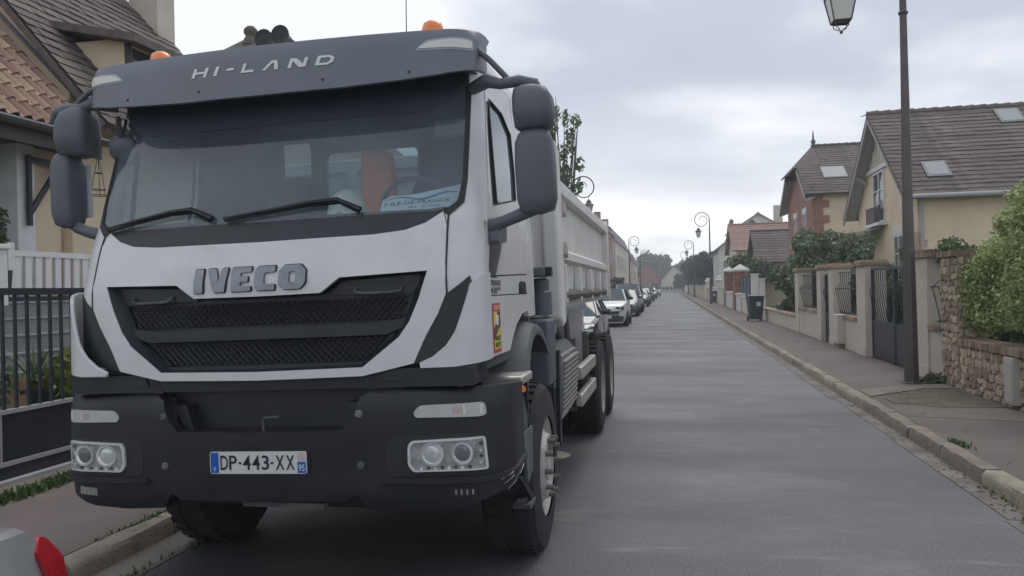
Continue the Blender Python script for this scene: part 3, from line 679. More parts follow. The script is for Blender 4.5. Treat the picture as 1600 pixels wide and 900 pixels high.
for sg in (1, -1):
    fpanel('step_block', [(sg*x, z) for x, z in ((.56, 1.165), (.60, 1.25), (.86, 1.262), (1.28, 1.262), (1.34, 1.17))], BLK, off=-.03, thick=.05, g=.08, bev=.01)
    fpanel('grille_vent', [(sg*x, z) for x, z in ((.64, 1.20), (.66, 1.25), (.78, 1.255), (.78, 1.20))], BLK2, off=-.015, thick=.02, g=.1)
    for x, z in ((.53, 1.05), (.53, .80)):
        tb(MB().lathe([(0, .001), (0, .014), (.006, .02), (.01, .02)], (sg*x, bump(x, z)[1]-.008, z), 'y', 12), 'bumper_bolt', DUSTY, BMP)
    for (x, z) in ((.72, 1.17), (1.02, 1.165)):
        tb(MB().cyl(bump(sg*x, 1.155, -.03), tuple(a+b for a, b in zip(bump(sg*x, 1.155, -.03), (0, 0, .022))), .018, .006, 8), 'bumper_knob', ALU, BMP)
    # indicator
    P = [(sg*x, z) for x, z in ((.81, 1.025), (.80, 1.05), (.83, 1.083), (1.145, 1.088), (1.155, 1.03), (1.13, 1.02))]
    I = fpanel('indicator', rounded(P, .02), mat('indicator_lens', (.46, .46, .45), rough=.25, var=.12, scale=18), off=.008, thick=.03, g=.04, parent=BMP, fn=bump, bev=.006)
    fpanel('indicator_bulb', [(sg*x, z) for x, z in ((.99, 1.04), (1.035, 1.04), (1.035, 1.07), (.99, 1.07))], mat('amber_bulb', (.47, .37, .34), rough=.4), off=.0095, thick=.01, g=.1, parent=I, fn=bump)
    fpanel('indicator_reflector', [(sg*x, z) for x, z in ((1.04, 1.035), (1.135, 1.035), (1.135, 1.076), (1.04, 1.076))], PALEGL, off=.0095, thick=.01, g=.1, parent=I, fn=bump)
    # headlight
    P = [(sg*x, z) for x, z in ((.79, .765), (.765, .80), (.768, .89), (.785, .915), (1.14, .925), (1.15, .765))]
    P2 = rounded(P, .015)
    HLB = fpanel('headlight', rounded(P, .015), mat('lamp_inner', (.36, .37, .37), rough=.3, var=.45, scale=22), off=.003, thick=.02, g=.05, parent=BMP, fn=bump)
    hole = [(x*1.0-(x-sg*.96)*.07, z-(z-.84)*.12) for x, z in P]
    fpanel('headlight_bezel', rounded(P, .015), CHROME, off=.016, thick=.018, g=.05, holes=[hole], parent=HLB, fn=bump)
    for x, rr, mm in ((.885, .058, CHROME), (1.03, .054, BLK2)):
        c0 = bump(sg*x, .848, .004)
        tb(MB().lathe([(0, rr), (-.012, rr), (-.012, rr*.82), (.01, rr*.5), (.012, .001)], c0, 'y', 24), 'reflector_bowl' if mm is CHROME else 'projector_ring', CHROME, HLB, smooth=50)
        tb(MB().lathe([(-.010, .001), (-.012, rr*.3), (-.006, rr*.68), (.004, rr*.74)], c0, 'y', 20), 'projector_lens' if mm is BLK2 else 'bulb_shade', mat('lens_dark', (.12, .13, .15), rough=.08, spec=1) if mm is BLK2 else CHROME, HLB, smooth=50)
    for k in range(12):
        if k < 8: x, z = .83+k*.033, .781
        else: x, z = 1.118, .80+(k-8)*.03
        tb(MB().lathe([(0, .001), (-.004, .008), (.004, .010)], bump(sg*x, z, .004), 'y', 8), 'daytime_led', SEAM if k % 2 else CHROME, HLB)
    fpanel('headlight_lens', rounded(hole, .015), LENS, off=.020, thick=.003, g=.06, parent=HLB, fn=bump)
    fpanel('lamp_recess', rounded([(sg*x, z) for x, z in ((.68, .745), (.66, .80), (.66, .90), (.69, .935), (1.19, .945), (1.20, .745))], .03), SEAM, off=.002, thick=.01, g=.06, holes=[P2], parent=BMP, fn=bump)
    fpanel('bumper_lip', [(sg*x, z) for x, z in ((.62, .715), (.64, .74), (1.30, .735), (1.55, .76), (1.55, .735), (1.28, .71), (.9, .705))], BLK, off=.022, thick=.04, g=.06, parent=BMP, fn=bump, bev=.012)
    P = [(sg*x, z) for x, z in ((.97, .635), (.97, .675), (1.08, .682), (1.09, .64))]
    FG = fpanel('fog_lamp', P, SEAM if sg > 0 else mat('fog_pale', (.28, .29, .27), rough=.3), off=.004, thick=.02, g=.05, parent=BMP, fn=bump)
    for k in range(4): fpanel('fog_fin', [(sg*(.985+k*.027), .647), (sg*(.993+k*.027), .647), (sg*(.993+k*.027), .672), (sg*(.985+k*.027), .672)], ALU, off=.007, thick=.01, g=.1, parent=FG, fn=bump)
    # access steps behind the bumper end
    ST = tb(MB().box(sg*1.02 if sg > 0 else -1.23, sg*1.23 if sg > 0 else -1.02, .62, .92, .80, .84), 'step', ALU, bev=.008)
    for k in range(5): tb(MB().box(min(sg*1.05, sg*1.22), max(sg*1.05, sg*1.22), .65+k*.05, .665+k*.05, .84, .853), 'step_rib', DUSTY, ST)
    tb(MB().prism([(.62, .84), (.92, .84), (.86, .60), (.70, .56)], 'x', sg*1.215, sg*1.235), 'step_plate', DUSTY, ST)
    tb(MB().prism([(.74, .43), (.95, .42), (.90, .40), (.76, .40)], 'x', sg*1.13, sg*1.23), 'step_tread', DUSTY, ST)
    tb(MB().prism([(.55, .62), (.62, .62), (.92, .44), (.88, .42)], 'x', sg*1.20, sg*1.22), 'step_strap', BLK, ST)
    tb(MB().prism([(sg*.72, .50), (sg*1.12, .46), (sg*1.225, .56), (sg*1.225, 1.10), (sg*.72, 1.10)], 'y', .835, .865), 'splash_panel', BLK)
    tb(MB().box(min(sg*1.0, sg*1.235), max(sg*1.0, sg*1.235), .66, .98, 1.10, 1.15), 'upper_step', ALU, bev=.012)
    tb(MB().cyl((sg*1.235, .60, 1.09), (sg*1.25, .58, 1.09), .022, .018, 10), 'side_reflector', ORANGE)
# damaged corner: bright scrape marks at the bumper end
for k, (a, z) in enumerate(((1.20, .70), (1.24, .672), (1.29, .69), (1.33, .665), (1.36, .70), (1.26, .64))):
    fpanel('scrape', [(a, z), (a+.085, z+.022), (a+.09, z+.031), (a+.01, z+.008)], ALU, off=.004 if z < .70 else .024, thick=.004, g=.1, parent=BMP, fn=bump)
# number plate
pf_ = lambda u, v, o: (-.26+u, .026-o, .766+v)
PB = fpanel('plate_holder', [(-.015, -.012), (.535, -.012), (.535, .122), (-.015, .122)], BLK2, off=-.008, thick=.03, g=.5, fn=pf_)
PL = fpanel('number_plate', rounded([(0, 0), (.52, 0), (.52, .11), (0, .11)], .012), mat('plate_white', (.62, .62, .61), rough=.4, var=.03), off=0, thick=.006, g=.5, fn=pf_)
BLUE = mat('plate_blue', (.015, .10, .42), rough=.4, var=.05)
INKD = mat('plate_ink', (.018, .02, .035), rough=.5)
fpanel('country_band', [(.004, .004), (.048, .004), (.048, .106), (.004, .106)], BLUE, off=.001, thick=.003, g=.5, parent=PL, fn=pf_)
fpanel('region_band', [(.472, .004), (.516, .004), (.516, .058), (.472, .058)], BLUE, off=.001, thick=.003, g=.5, parent=PL, fn=pf_)
fpanel('region_badge', [(.474, .060), (.514, .060), (.514, .106), (.474, .106)], mat('badge_pink', (.52, .44, .44), rough=.4), off=.001, thick=.003, g=.5, parent=PL, fn=pf_)
def ptext(s, x, z, w, h, m, parent, fn=pf_, bold=.012, off=.0022, name='lettering'):
    return tb(text_mb(s, w, h, lambda u, v, o: fn(x+u, z+v, o), off, bold), name, m, parent)
for s, x, w in (('D', .058, .042), ('P', .106, .042), ('-', .158, .014), ('4', .181, .042), ('4', .231, .042), ('3', .282, .040), ('-', .331, .014), ('X', .357, .046), ('X', .413, .044)):
    ptext(s, x, .020 if s != '-' else .048, w, .072 if s != '-' else .011, INKD, PL)
ptext('F', .022, .012, .011, .022, WHITEP, PL); ptext('95', .478, .014, .032, .032, WHITEP, PL)
# stickers and lettering on the driver side
sf = lambda y, z, o: (1.147+o+.001, y, z)
def stext(s, y, z, w, h, m, parent=TRK, bold=.02, off=.0035): return tb(text_mb(s, w, h, lambda u, v, o: sf(y+u, z+v, o), off, bold), 'lettering', m, parent)
INK = mat('decal_ink', (.06, .065, .08), rough=.4)
ff = lambda y, z, o: (1.1405+o, y, z)
def dtext(s, y, z, w, h, m, bold=.03): return tb(text_mb(s, w, h, lambda u, v, o: ff(y+u, z+v, o), .003, bold), 'lettering', m, TRK)
dtext('TRAKKER', .37, 1.648, .27, .03, INK); dtext('410', .38, 1.604, .16, .038, INK); dtext('45', .56, 1.622, .06, .02, INK)
STK = fpanel('blind_spot_sticker', rounded([(0.370, 1.300), (0.550, 1.300), (0.550, 1.556), (0.370, 1.556)], .01), mat('sticker_red', (.50, .055, .045), rough=.4), off=.002, thick=.002, g=.5, fn=sf)
fpanel('sticker_field', [(0.385, 1.318), (0.535, 1.318), (0.535, 1.512), (0.385, 1.512)], mat('sticker_yellow', (.62, .60, .05), rough=.4), off=.003, thick=.002, g=.5, parent=STK, fn=sf)
fpanel('sticker_dark', [(0.470, 1.512), (0.535, 1.512), (0.535, 1.44), (0.385, 1.37), (0.385, 1.43), (0.440, 1.46)], mat('sticker_brown', (.12, .05, .06), rough=.4), off=.004, thick=.002, g=.5, parent=STK, fn=sf)
fpanel('sticker_cab', rounded([(0.430, 1.445), (0.480, 1.44), (0.495, 1.49), (0.450, 1.497)], .008), WHITEP, off=.005, thick=.002, g=.5, parent=STK, fn=sf)
stext('ATTENTION', .39, 1.522, .14, .022, WHITEP, STK); stext('ANGLES', .40, 1.362, .12, .026, INKD, STK, .03, .005); stext('MORTS', .40, 1.328, .12, .026, INKD, STK, .03, .005)
# interior
DB = tb(MB().prism([(.25, 1.92), (.40, 2.035), (.72, 2.06), (.95, 2.0), (.98, 1.6), (.25, 1.5)], 'x', -1.05, 1.05), 'dashboard', INTR, bev=.02)
def seat(x, w, top):
    st = tb(MB().box(x-w, x+w, 1.05, 1.55, 1.55, 1.70), 'seat', INTR, bev=.05)
    tb(loft([(x, 1.42, 1.68, w, .10, .5), (x, 1.44, 2.0, w*.98, .10, .5), (x, 1.47, 2.25, w*.9, .09, .5), (x, 1.48, top-.2, w*.62, .07, .6), (x, 1.49, top-.16, w*.6, .07, .6), (x, 1.49, top, w*.5, .06, .6)]), 'backrest', INTR, st, smooth=60)
seat(.62, .27, 2.62); seat(-.80, .27, 2.70); seat(-.42, .16, 2.45)
tb(MB().box(-1.05, -.62, 1.3, 1.72, 2.1, 2.79), 'side_curtain', INTR, bev=.03)
sw = [(.62+.21*cos(t), .86-.10*sin(t), 2.10+.185*sin(t)) for t in np.linspace(0, 2*pi, 33)]
SWO = tb(MB().tube(sw, .016, 8, caps=False), 'steering_wheel', INTR, smooth=60)
tb(MB().tube([(.62, .86, 2.10), (.62, 1.0-.2, 1.95), (.62, .75, 1.8)], .03, 8).tube([(.41, .86, 2.10), (.83, .86, 2.10)], .016, 6), 'steering_column', INTR, SWO)
tb(MB().box(.70, .95, 1.0, 1.1, 2.56, 2.66), 'overhead_box', PALEGL, bev=.01)

# tipper body
TB = 2.25
tb(MB().box(-1.20, 1.20, 2.30, 2.35, 1.40, 2.66), 'headboard', TWB)
for x in (-1.0, -.35, .35, 1.02): tb(MB().prism([(x-.05, 2.30), (x+.05, 2.30), (x+.035, 2.255), (x-.035, 2.255)], 'z', 1.42, 2.62), 'headboard_rib', TWB)
tb(MB().box(-1.22, 1.22, 2.27, 2.36, 2.60, 2.70), 'headboard_rail', TWB, bev=.01)
for sg in (1, -1):
    a, b = (1.13, 1.25) if sg > 0 else (-1.25, -1.13)
    tb(MB().prism([(2.26, 2.68), (2.34, 2.74), (2.55, 2.70), (2.55, 1.36), (2.40, 1.33), (2.26, 1.40)], 'x', a, b), 'corner_post', TWB, bev=.02)
    for z in (2.30, 1.98): tb(MB().prism([(2.55, z), (2.63, z-.04), (2.63, z-.12), (2.55, z-.09)], 'x', sg*1.20, sg*1.275), 'post_latch', ALU)
    # side wall: top rail, upper sheet, mid ridge, lower sheet folding in to the floor
    sec = [(1.225, 2.40), (1.17, 2.36), (1.165, 1.96), (1.225, 1.92), (1.225, 1.86), (1.17, 1.83), (1.165, 1.62), (1.05, 1.50), (1.02, 1.50), (1.13, 1.63), (1.13, 2.40)]
    tb(MB().prism([(sg*x, z) for x, z in sec], 'y', 2.56, 7.35), 'side_wall', TWB)
    tb(MB().box(min(sg*1.12, sg*1.245), max(sg*1.12, sg*1.245), 2.56, 7.35, 2.36, 2.47), 'top_rail', TWB, bev=.015)
    tb(MB().tube([(sg*1.20, 2.75, 1.57), (sg*1.20, 6.9, 1.57)], .045, 8), 'hinge_bar', CHAS)
    for y in (2.8, 3.9, 5.0, 6.1, 7.1): tb(MB().prism([(y-.03, 1.82), (y+.03, 1.82), (y+.06, 1.60), (y+.05, 1.50), (y-.05, 1.50), (y-.06, 1.60)], 'x', sg*1.17, sg*1.235), 'hinge_bracket', TWB, bev=.006)
    tb(MB().box(min(sg*1.12, sg*1.25), max(sg*1.12, sg*1.25), 7.30, 7.42, 1.45, 2.52), 'rear_post', TWB, bev=.01)
tb(MB().box(-1.2, 1.2, 7.40, 7.46, 1.5, 2.45), 'tailgate', TWB)
tb(MB().box(-1.12, 1.12, 2.35, 7.4, 1.46, 1.54), 'tipper_floor', TWB)
tb(MB().box(-1.22, 1.2, 1.80, 2.1, 1.71, 1.775), 'cab_bridge', DUSTY, bev=.008)
tb(MB().box(-.35, 1.24, 1.88, 1.96, 1.71, 1.775), 'bridge_beam', BLK2)
for x in (-.42, .32):
    MB().box(x, x+.09, .35, 8.0, .82, 1.12).build('chassis_rail', CHAS, TRK)
    tb(MB().box(x, x+.09, 2.3, 7.4, 1.20, 1.46), 'sub_frame', CHAS)
for y in (2.7, 3.6, 4.5, 6.3): MB().box(-.95, .95, y, y+.1, .95, 1.2).build('cross_member', CHAS, TRK)
# between the axles
AF = loft([(1.13, 2.06, 1.44, .075, .11, .6), (1.13, 2.06, 1.60, .075, .11, .6), (1.13, 2.06, 1.61, .062, .09, .6), (1.13, 2.06, 1.69, .062, .09, .6), (1.13, 2.06, 1.70, .04, .06, .7)])
tb(AF, 'air_intake', MIRR, smooth=40)
MB().box(.78, 1.19, 1.80, 2.12, .98, 1.44).build('battery_cover', MIRR, TRK, bev=.02)
MUF = MB().prism([(.70, .52), (1.06, .50), (1.20, .72), (1.22, 1.10), (1.12, 1.22), (.70, 1.22)], 'y', 2.20, 3.30).build('exhaust_box', DUSTY, TRK, bev=.03)
for k in range(15):
    z = .60+k*.038
    x = float(np.interp(z, [.50, .72, 1.10, 1.22], [1.06, 1.20, 1.22, 1.12]))
    MB().box(x-.02, x+.012, 2.32, 3.2, z, z+.016).build('shield_slot', ALU, MUF)
MB().prism([(2.12, .55), (2.20, .50), (2.20, 1.20), (2.12, 1.20)], 'x', .70, 1.21).build('exhaust_guard', BLK2, TRK)
for z in (.60, .84): MB().box(1.17, 1.235, 3.42, 4.75, z, z+.115).build('side_guard', ALU, TRK, bev=.012)
for y in (3.5, 4.6): MB().box(1.11, 1.168, y, y+.05, .55, 1.2).build('guard_bracket', CHAS, TRK)
MB().box(-1.16, -.55, 2.2, 4.4, .5, 1.15).build('fuel_tank', ALU, TRK, bev=.06)
MB().tube([(1.0, 2.3, 1.22), (1.02, 2.6, 1.34), (1.05, 3.0, 1.34), (1.05, 3.5, 1.15), (.9, 3.7, .9)], .045, 10).build('hose', CHAS, TRK, smooth=60)
MB().tube([(.9, 2.2, 1.42), (1.0, 2.9, 1.50-.02), (1.06, 3.6, 1.40), (1.02, 4.1, 1.1)], .04, 10).build('hose', MIRR, TRK, smooth=60)
MB().cyl((.72, 3.55, 1.28), (1.05, 3.55, 1.28), .13, n=18).build('air_tank', CHAS, TRK, smooth=50)
MB().box(.95, 1.1, 4.80, 4.9, .7, 1.42).build('fender_stay', TWB, TRK)
MB().box(1.0, 1.14, 2.16, 2.28, .40, .58).build('exhaust_pipe', DUSTY, TRK, bev=.02)
MB().lathe([(0, .08), (.02, .14), (.03, .15)], (1.12, 2.2, .40), 'z', 16).build('exhaust_deflector', RIMD, TRK, smooth=50)
for (x0, z0, y0) in ((1.12, 1.22, 2.13),):
    tb(MB().box(1.10, 1.22, 2.13, 2.14, 1.30, 1.36), 'warning_label', WHITEP)

def wheel(x, y, R, w, front, sg):
    c0 = (sg*x, y, R-.005)
    wd_ = [(-w, R*.60), (-w, R*.80), (-w*.93, R*.94), (-w*.75, R*.99), (-.3*w, R), (.3*w, R), (w*.75, R*.99), (w*.93, R*.94), (w, R*.80), (w, R*.60)]
    T = MB().lathe([(a*.5*sg, r) for a, r in wd_], c0, 'x', 48)
    o = T.build('wheel', RUBBER, TRK, smooth=35)
    tr = MB()
    for i in range(40):
        t = 2*pi*i/40
        for s2 in (-1, 1):
            ax = s2*w*.34*.5*2
            yy, zz_ = cos(t+.03*s2), sin(t+.03*s2); ty, tz = -sin(t), cos(t)
            hw, hl, hr = w*.11, R*.05, .014
            base = []
            for rr in (R*.985, R+hr):
                for (da, dl) in ((-hw, -hl), (hw, -hl), (hw, hl), (-hw, hl)):
                    base.append((c0[0]+ax*.75+da, c0[1]+yy*rr+ty*dl, c0[2]+zz_*rr+tz*dl))
            tr.add(base, [(4, 5, 6, 7), (0, 1, 5, 4), (1, 2, 6, 5), (2, 3, 7, 6), (3, 0, 4, 7)])
    tr.build('tread', RUBBER, o)['kind'] = 'stuff'
    if front:
        rp = [(w*.42, R*.61), (w*.46, R*.60), (w*.40, R*.55), (w*.34, R*.50), (w*.44, R*.40), (w*.52, R*.38), (w*.54, R*.30), (w*.40, R*.26), (w*.42, R*.20), (w*.52, R*.17), (w*.54, .001)]
        rm = RIMW; nx, nr = w*.52, R*.335
    else:
        rp = [(w*.47, R*.61), (w*.48, R*.595), (w*.40, R*.56), (-w*.05, R*.50), (-w*.10, R*.40), (-w*.10, R*.26), (w*.05, R*.24), (w*.18, R*.21), (w*.22, R*.16), (w*.23, .001)]
        rm = RIMD; nx, nr = -w*.09, R*.335
    ri = MB().lathe([(a*sg, r) for a, r in rp], c0, 'x', 40).build('rim', rm, o, smooth=40)
    for i in range(10):
        t = 2*pi*i/10
        p = (c0[0]+sg*nx, c0[1]+nr*cos(t), c0[2]+nr*sin(t))
        MB().cyl(p, (p[0]+sg*.05, p[1], p[2]), .019, .016, 8).build('wheel_nut', CHAS, ri, smooth=40)
for sg in (1, -1):
    wheel(1.045, 1.45, .525, .34, True, sg)
    wheel(1.07, 5.65, .525, .33, False, sg)
    wheel(1.07, 7.03, .525, .33, False, sg)
    for y in (5.65, 7.03):
        c0 = (sg*.72, y, .52)
        MB().lathe([(-.15*sg, .3), (-.15*sg, .45), (-.12*sg, .51), (.12*sg, .51), (.15*sg, .45), (.15*sg, .3)], c0, 'x', 32).build('inner_tyre', RUBBER, TRK, smooth=40)
    # mudguard over the front wheel: arc shell with a flat outer lip
    pts = []
    for i in range(17):
        t = radians(178-i*9.6); pts.append((1.42+.70*cos(t), .62+.80*sin(t)))
    out = MB(); n = len(pts)
    vs = []
    for (y, z) in pts:
        k = 1-.06*max(0, (z-1.2))
        dy, dz = y-1.42, z-.62; L = sqrt(dy*dy+dz*dz)
        for (x, d) in ((.70, 0), (1.14*k, 0), (1.205*k, -.02), (1.222*k, -.06), (1.215*k, -.085), (.70, -.03)):
            vs.append((sg*x, y+dy/L*d, z+dz/L*d))
    fs = [(i*6+k, i*6+(k+1) % 6, (i+1)*6+(k+1) % 6, (i+1)*6+k) for i in range(n-1) for k in range(6)]+[tuple(range(6)), tuple(range((n-1)*6, n*6))]
    tb(out.add(vs, fs), 'mudguard', DUSTY, smooth=45)
    tb(MB().box(min(sg*.75, sg*1.21), max(sg*.75, sg*1.21), 1.98, 2.02, .50, 1.05), 'mud_flap', BLK2)
MB().cyl((-1.0, 1.45, .52), (1.0, 1.45, .52), .08, n=10).build('front_axle', CHAS, TRK)
for y in (5.65, 7.03): MB().cyl((-1.0, y, .52), (1.0, y, .52), .12, n=10).build('rear_axle', CHAS, TRK)
MB().box(-.62, .62, .5, 1.9, .48, 1.2).build('underside_blocker', SEAM, TRK)  # plain block added to shut out sky light beneath the cab
MB().box(-.14, .30, .09, .14, .585, .61).build('tow_plate', CHAS, TRK)
MB().box(-1.1, 1.1, 7.9, 8.0, .5, .62).build('rear_guard', CHAS, TRK)

# things inside the cab
def cabthing(name, label, cat): return thing(name, label, cat, (-2.0, 3.62, 0))
hat = cabthing('hard_hat', 'white safety helmet lying on the truck dashboard behind the windscreen', 'helmet')
HATM = mat('helmet_white', (.62, .61, .55), rough=.35, var=.03)
dome = MB(); nn = 20
for j in range(7):
    t = j/6*pi/2
    for i in range(nn):
        a = 2*pi*i/nn; k = 1+.04*cos(3*a); dome.v.append((.30+.108*cos(a)*cos(t)*k, .58+.125*sin(a)*cos(t), 2.075+.15*sin(t)**1.0+.012*(1 if abs(cos(a)) < .25 else 0)*cos(t)))
dome.f += [(j*nn+i, j*nn+(i+1) % nn, (j+1)*nn+(i+1) % nn, (j+1)*nn+i) for j in range(6) for i in range(nn)]
tb(dome, 'shell', HATM, hat, smooth=60)
br = MB()
for i in range(nn):
    a = 2*pi*i/nn; e = .05 if sin(a) < .2 else .015
    br.v += [(.30+.105*cos(a), .58+.122*sin(a), 2.08), (.30+(.112+e*.6)*cos(a)+.02, .58+(.13+e)*sin(a), 2.064)]
br.f += [(2*i, 2*((i+1) % nn), 2*((i+1) % nn)+1, 2*i+1) for i in range(nn)]
tb(br, 'brim', HATM, hat, smooth=60)
jk = cabthing('orange_jacket', 'orange work jacket draped over the middle seat inside the truck cab', 'jacket')
tb(loft([(.31, 1.12, 2.05, .11, .10, .5), (.30, 1.12, 2.2, .105, .09, .5), (.29, 1.13, 2.45, .098, .08, .5), (.285, 1.14, 2.51, .09, .07, .5), (.285, 1.14, 2.525, .06, .05, .6)]), 'cloth', mat('vest_orange', (.85, .24, .09), rough=.8, var=.15, scale=9), jk, smooth=60)
pp = cabthing('dashboard_notice', 'pale blue printed notice lying behind the windscreen at its right end', 'notice')
def nf(u, v, o): return (.57+u*.86+.0, .365+.10*u+v*.55-o*.8, 2.058+v*.85+.02*u+o*.3)
PAPER = mat('notice_paper', (.52, .60, .62), rough=.7, var=.06)
tb(panel_mesh([(0, 0), (.46, .0), (.48, .15), (.20, .105), (.05, .105), (0, .075)], nf, .1, .002), 'sheet', PAPER, pp)
tb(text_mb('ILE-DE-FRANCE', .36, .024, lambda u, v, o: nf(u+.06, v+.038+.02*u*0, o), .003, .01), 'lettering', INK, pp)
tb(text_mb('D', .02, .022, lambda u, v, o: nf(u+.02, v+.034, o), .003, .01), 'lettering', INK, pp)
tb(text_mb('de  Cons', .20, .016, lambda u, v, o: nf(u+.17, v+.012, o), .003, .0), 'lettering', INK, pp)
wv = [nf(.02+.44*t, .072+.014*sin(t*9)+.02*t, .004) for t in np.linspace(0, 1, 24)]
tb(MB().tube(wv, [.001+.005*abs(sin(t*2.6)) for t in np.linspace(0, 1, 24)], 5), 'blue_wave', mat('wave_blue', (.08, .22, .48), rough=.6), pp)
# ------------------------------------------------------------------ parked cars
CTYRE = mat('car_tyre', (.024, .025, .027), rough=.85); CRIM = mat('car_rim', (.35, .36, .37), rough=.35, metal=.8)
CDARK = mat('car_trim', (.03, .033, .038), rough=.5); CGL = mat('car_glass', (.06, .075, .085), rough=.05, spec=.9, var=.1)
CLAMP = mat('car_lamp', (.50, .52, .54), rough=.12, spec=.8, coat=.5); CRED = mat('tail_red', (.42, .012, .02), rough=.2, coat=.8, var=.15, scale=30)
def interp(xs, ys_): return lambda t: float(np.interp(t, xs, ys_))
STY = {
 'sedan': dict(zb=([0, .02, .08, .25, .30, .85, .97, 1], [.60, .70, .80, .95, .97, .98, .95, .80]),
               zr=([0, .02, .08, .255, .41, .50, .66, .72, .83, .86, .97, 1], [.62, .72, .82, .97, 1.0, 1.0, .985, .93, 1.0, .995, .965, .82]), g=(.255, .41, .70, .83)),
 'hatch': dict(zb=([0, .02, .08, .25, .30, .85, .96, 1], [.60, .70, .80, .95, .97, 1.02, 1.0, .86]),
               zr=([0, .02, .08, .255, .41, .50, .72, .86, .955, 1], [.62, .72, .82, .97, 1.0, 1.0, .985, .93, 1.04, .88]), g=(.255, .41, .84, .955)),
 'suv': dict(zb=([0, .02, .07, .26, .30, .85, .97, 1], [.72, .84, .93, 1.05, 1.07, 1.1, 1.08, .92]),
             zr=([0, .02, .07, .265, .39, .48, .74, .88, .965, 1], [.74, .86, .95, 1.07, 1, 1, .99, .95, 1.12, .94]), g=(.265, .39, .86, .965)),
 'van': dict(zb=([0, .02, .07, .20, .26, .9, .985, 1], [.70, .84, .98, 1.10, 1.12, 1.15, 1.12, .95]),
             zr=([0, .02, .07, .205, .34, .45, .80, .95, .99, 1], [.72, .86, 1.0, 1.12, 1, 1, 1, .98, 1.15, .97]), g=(.205, .34, .94, .99)),
}
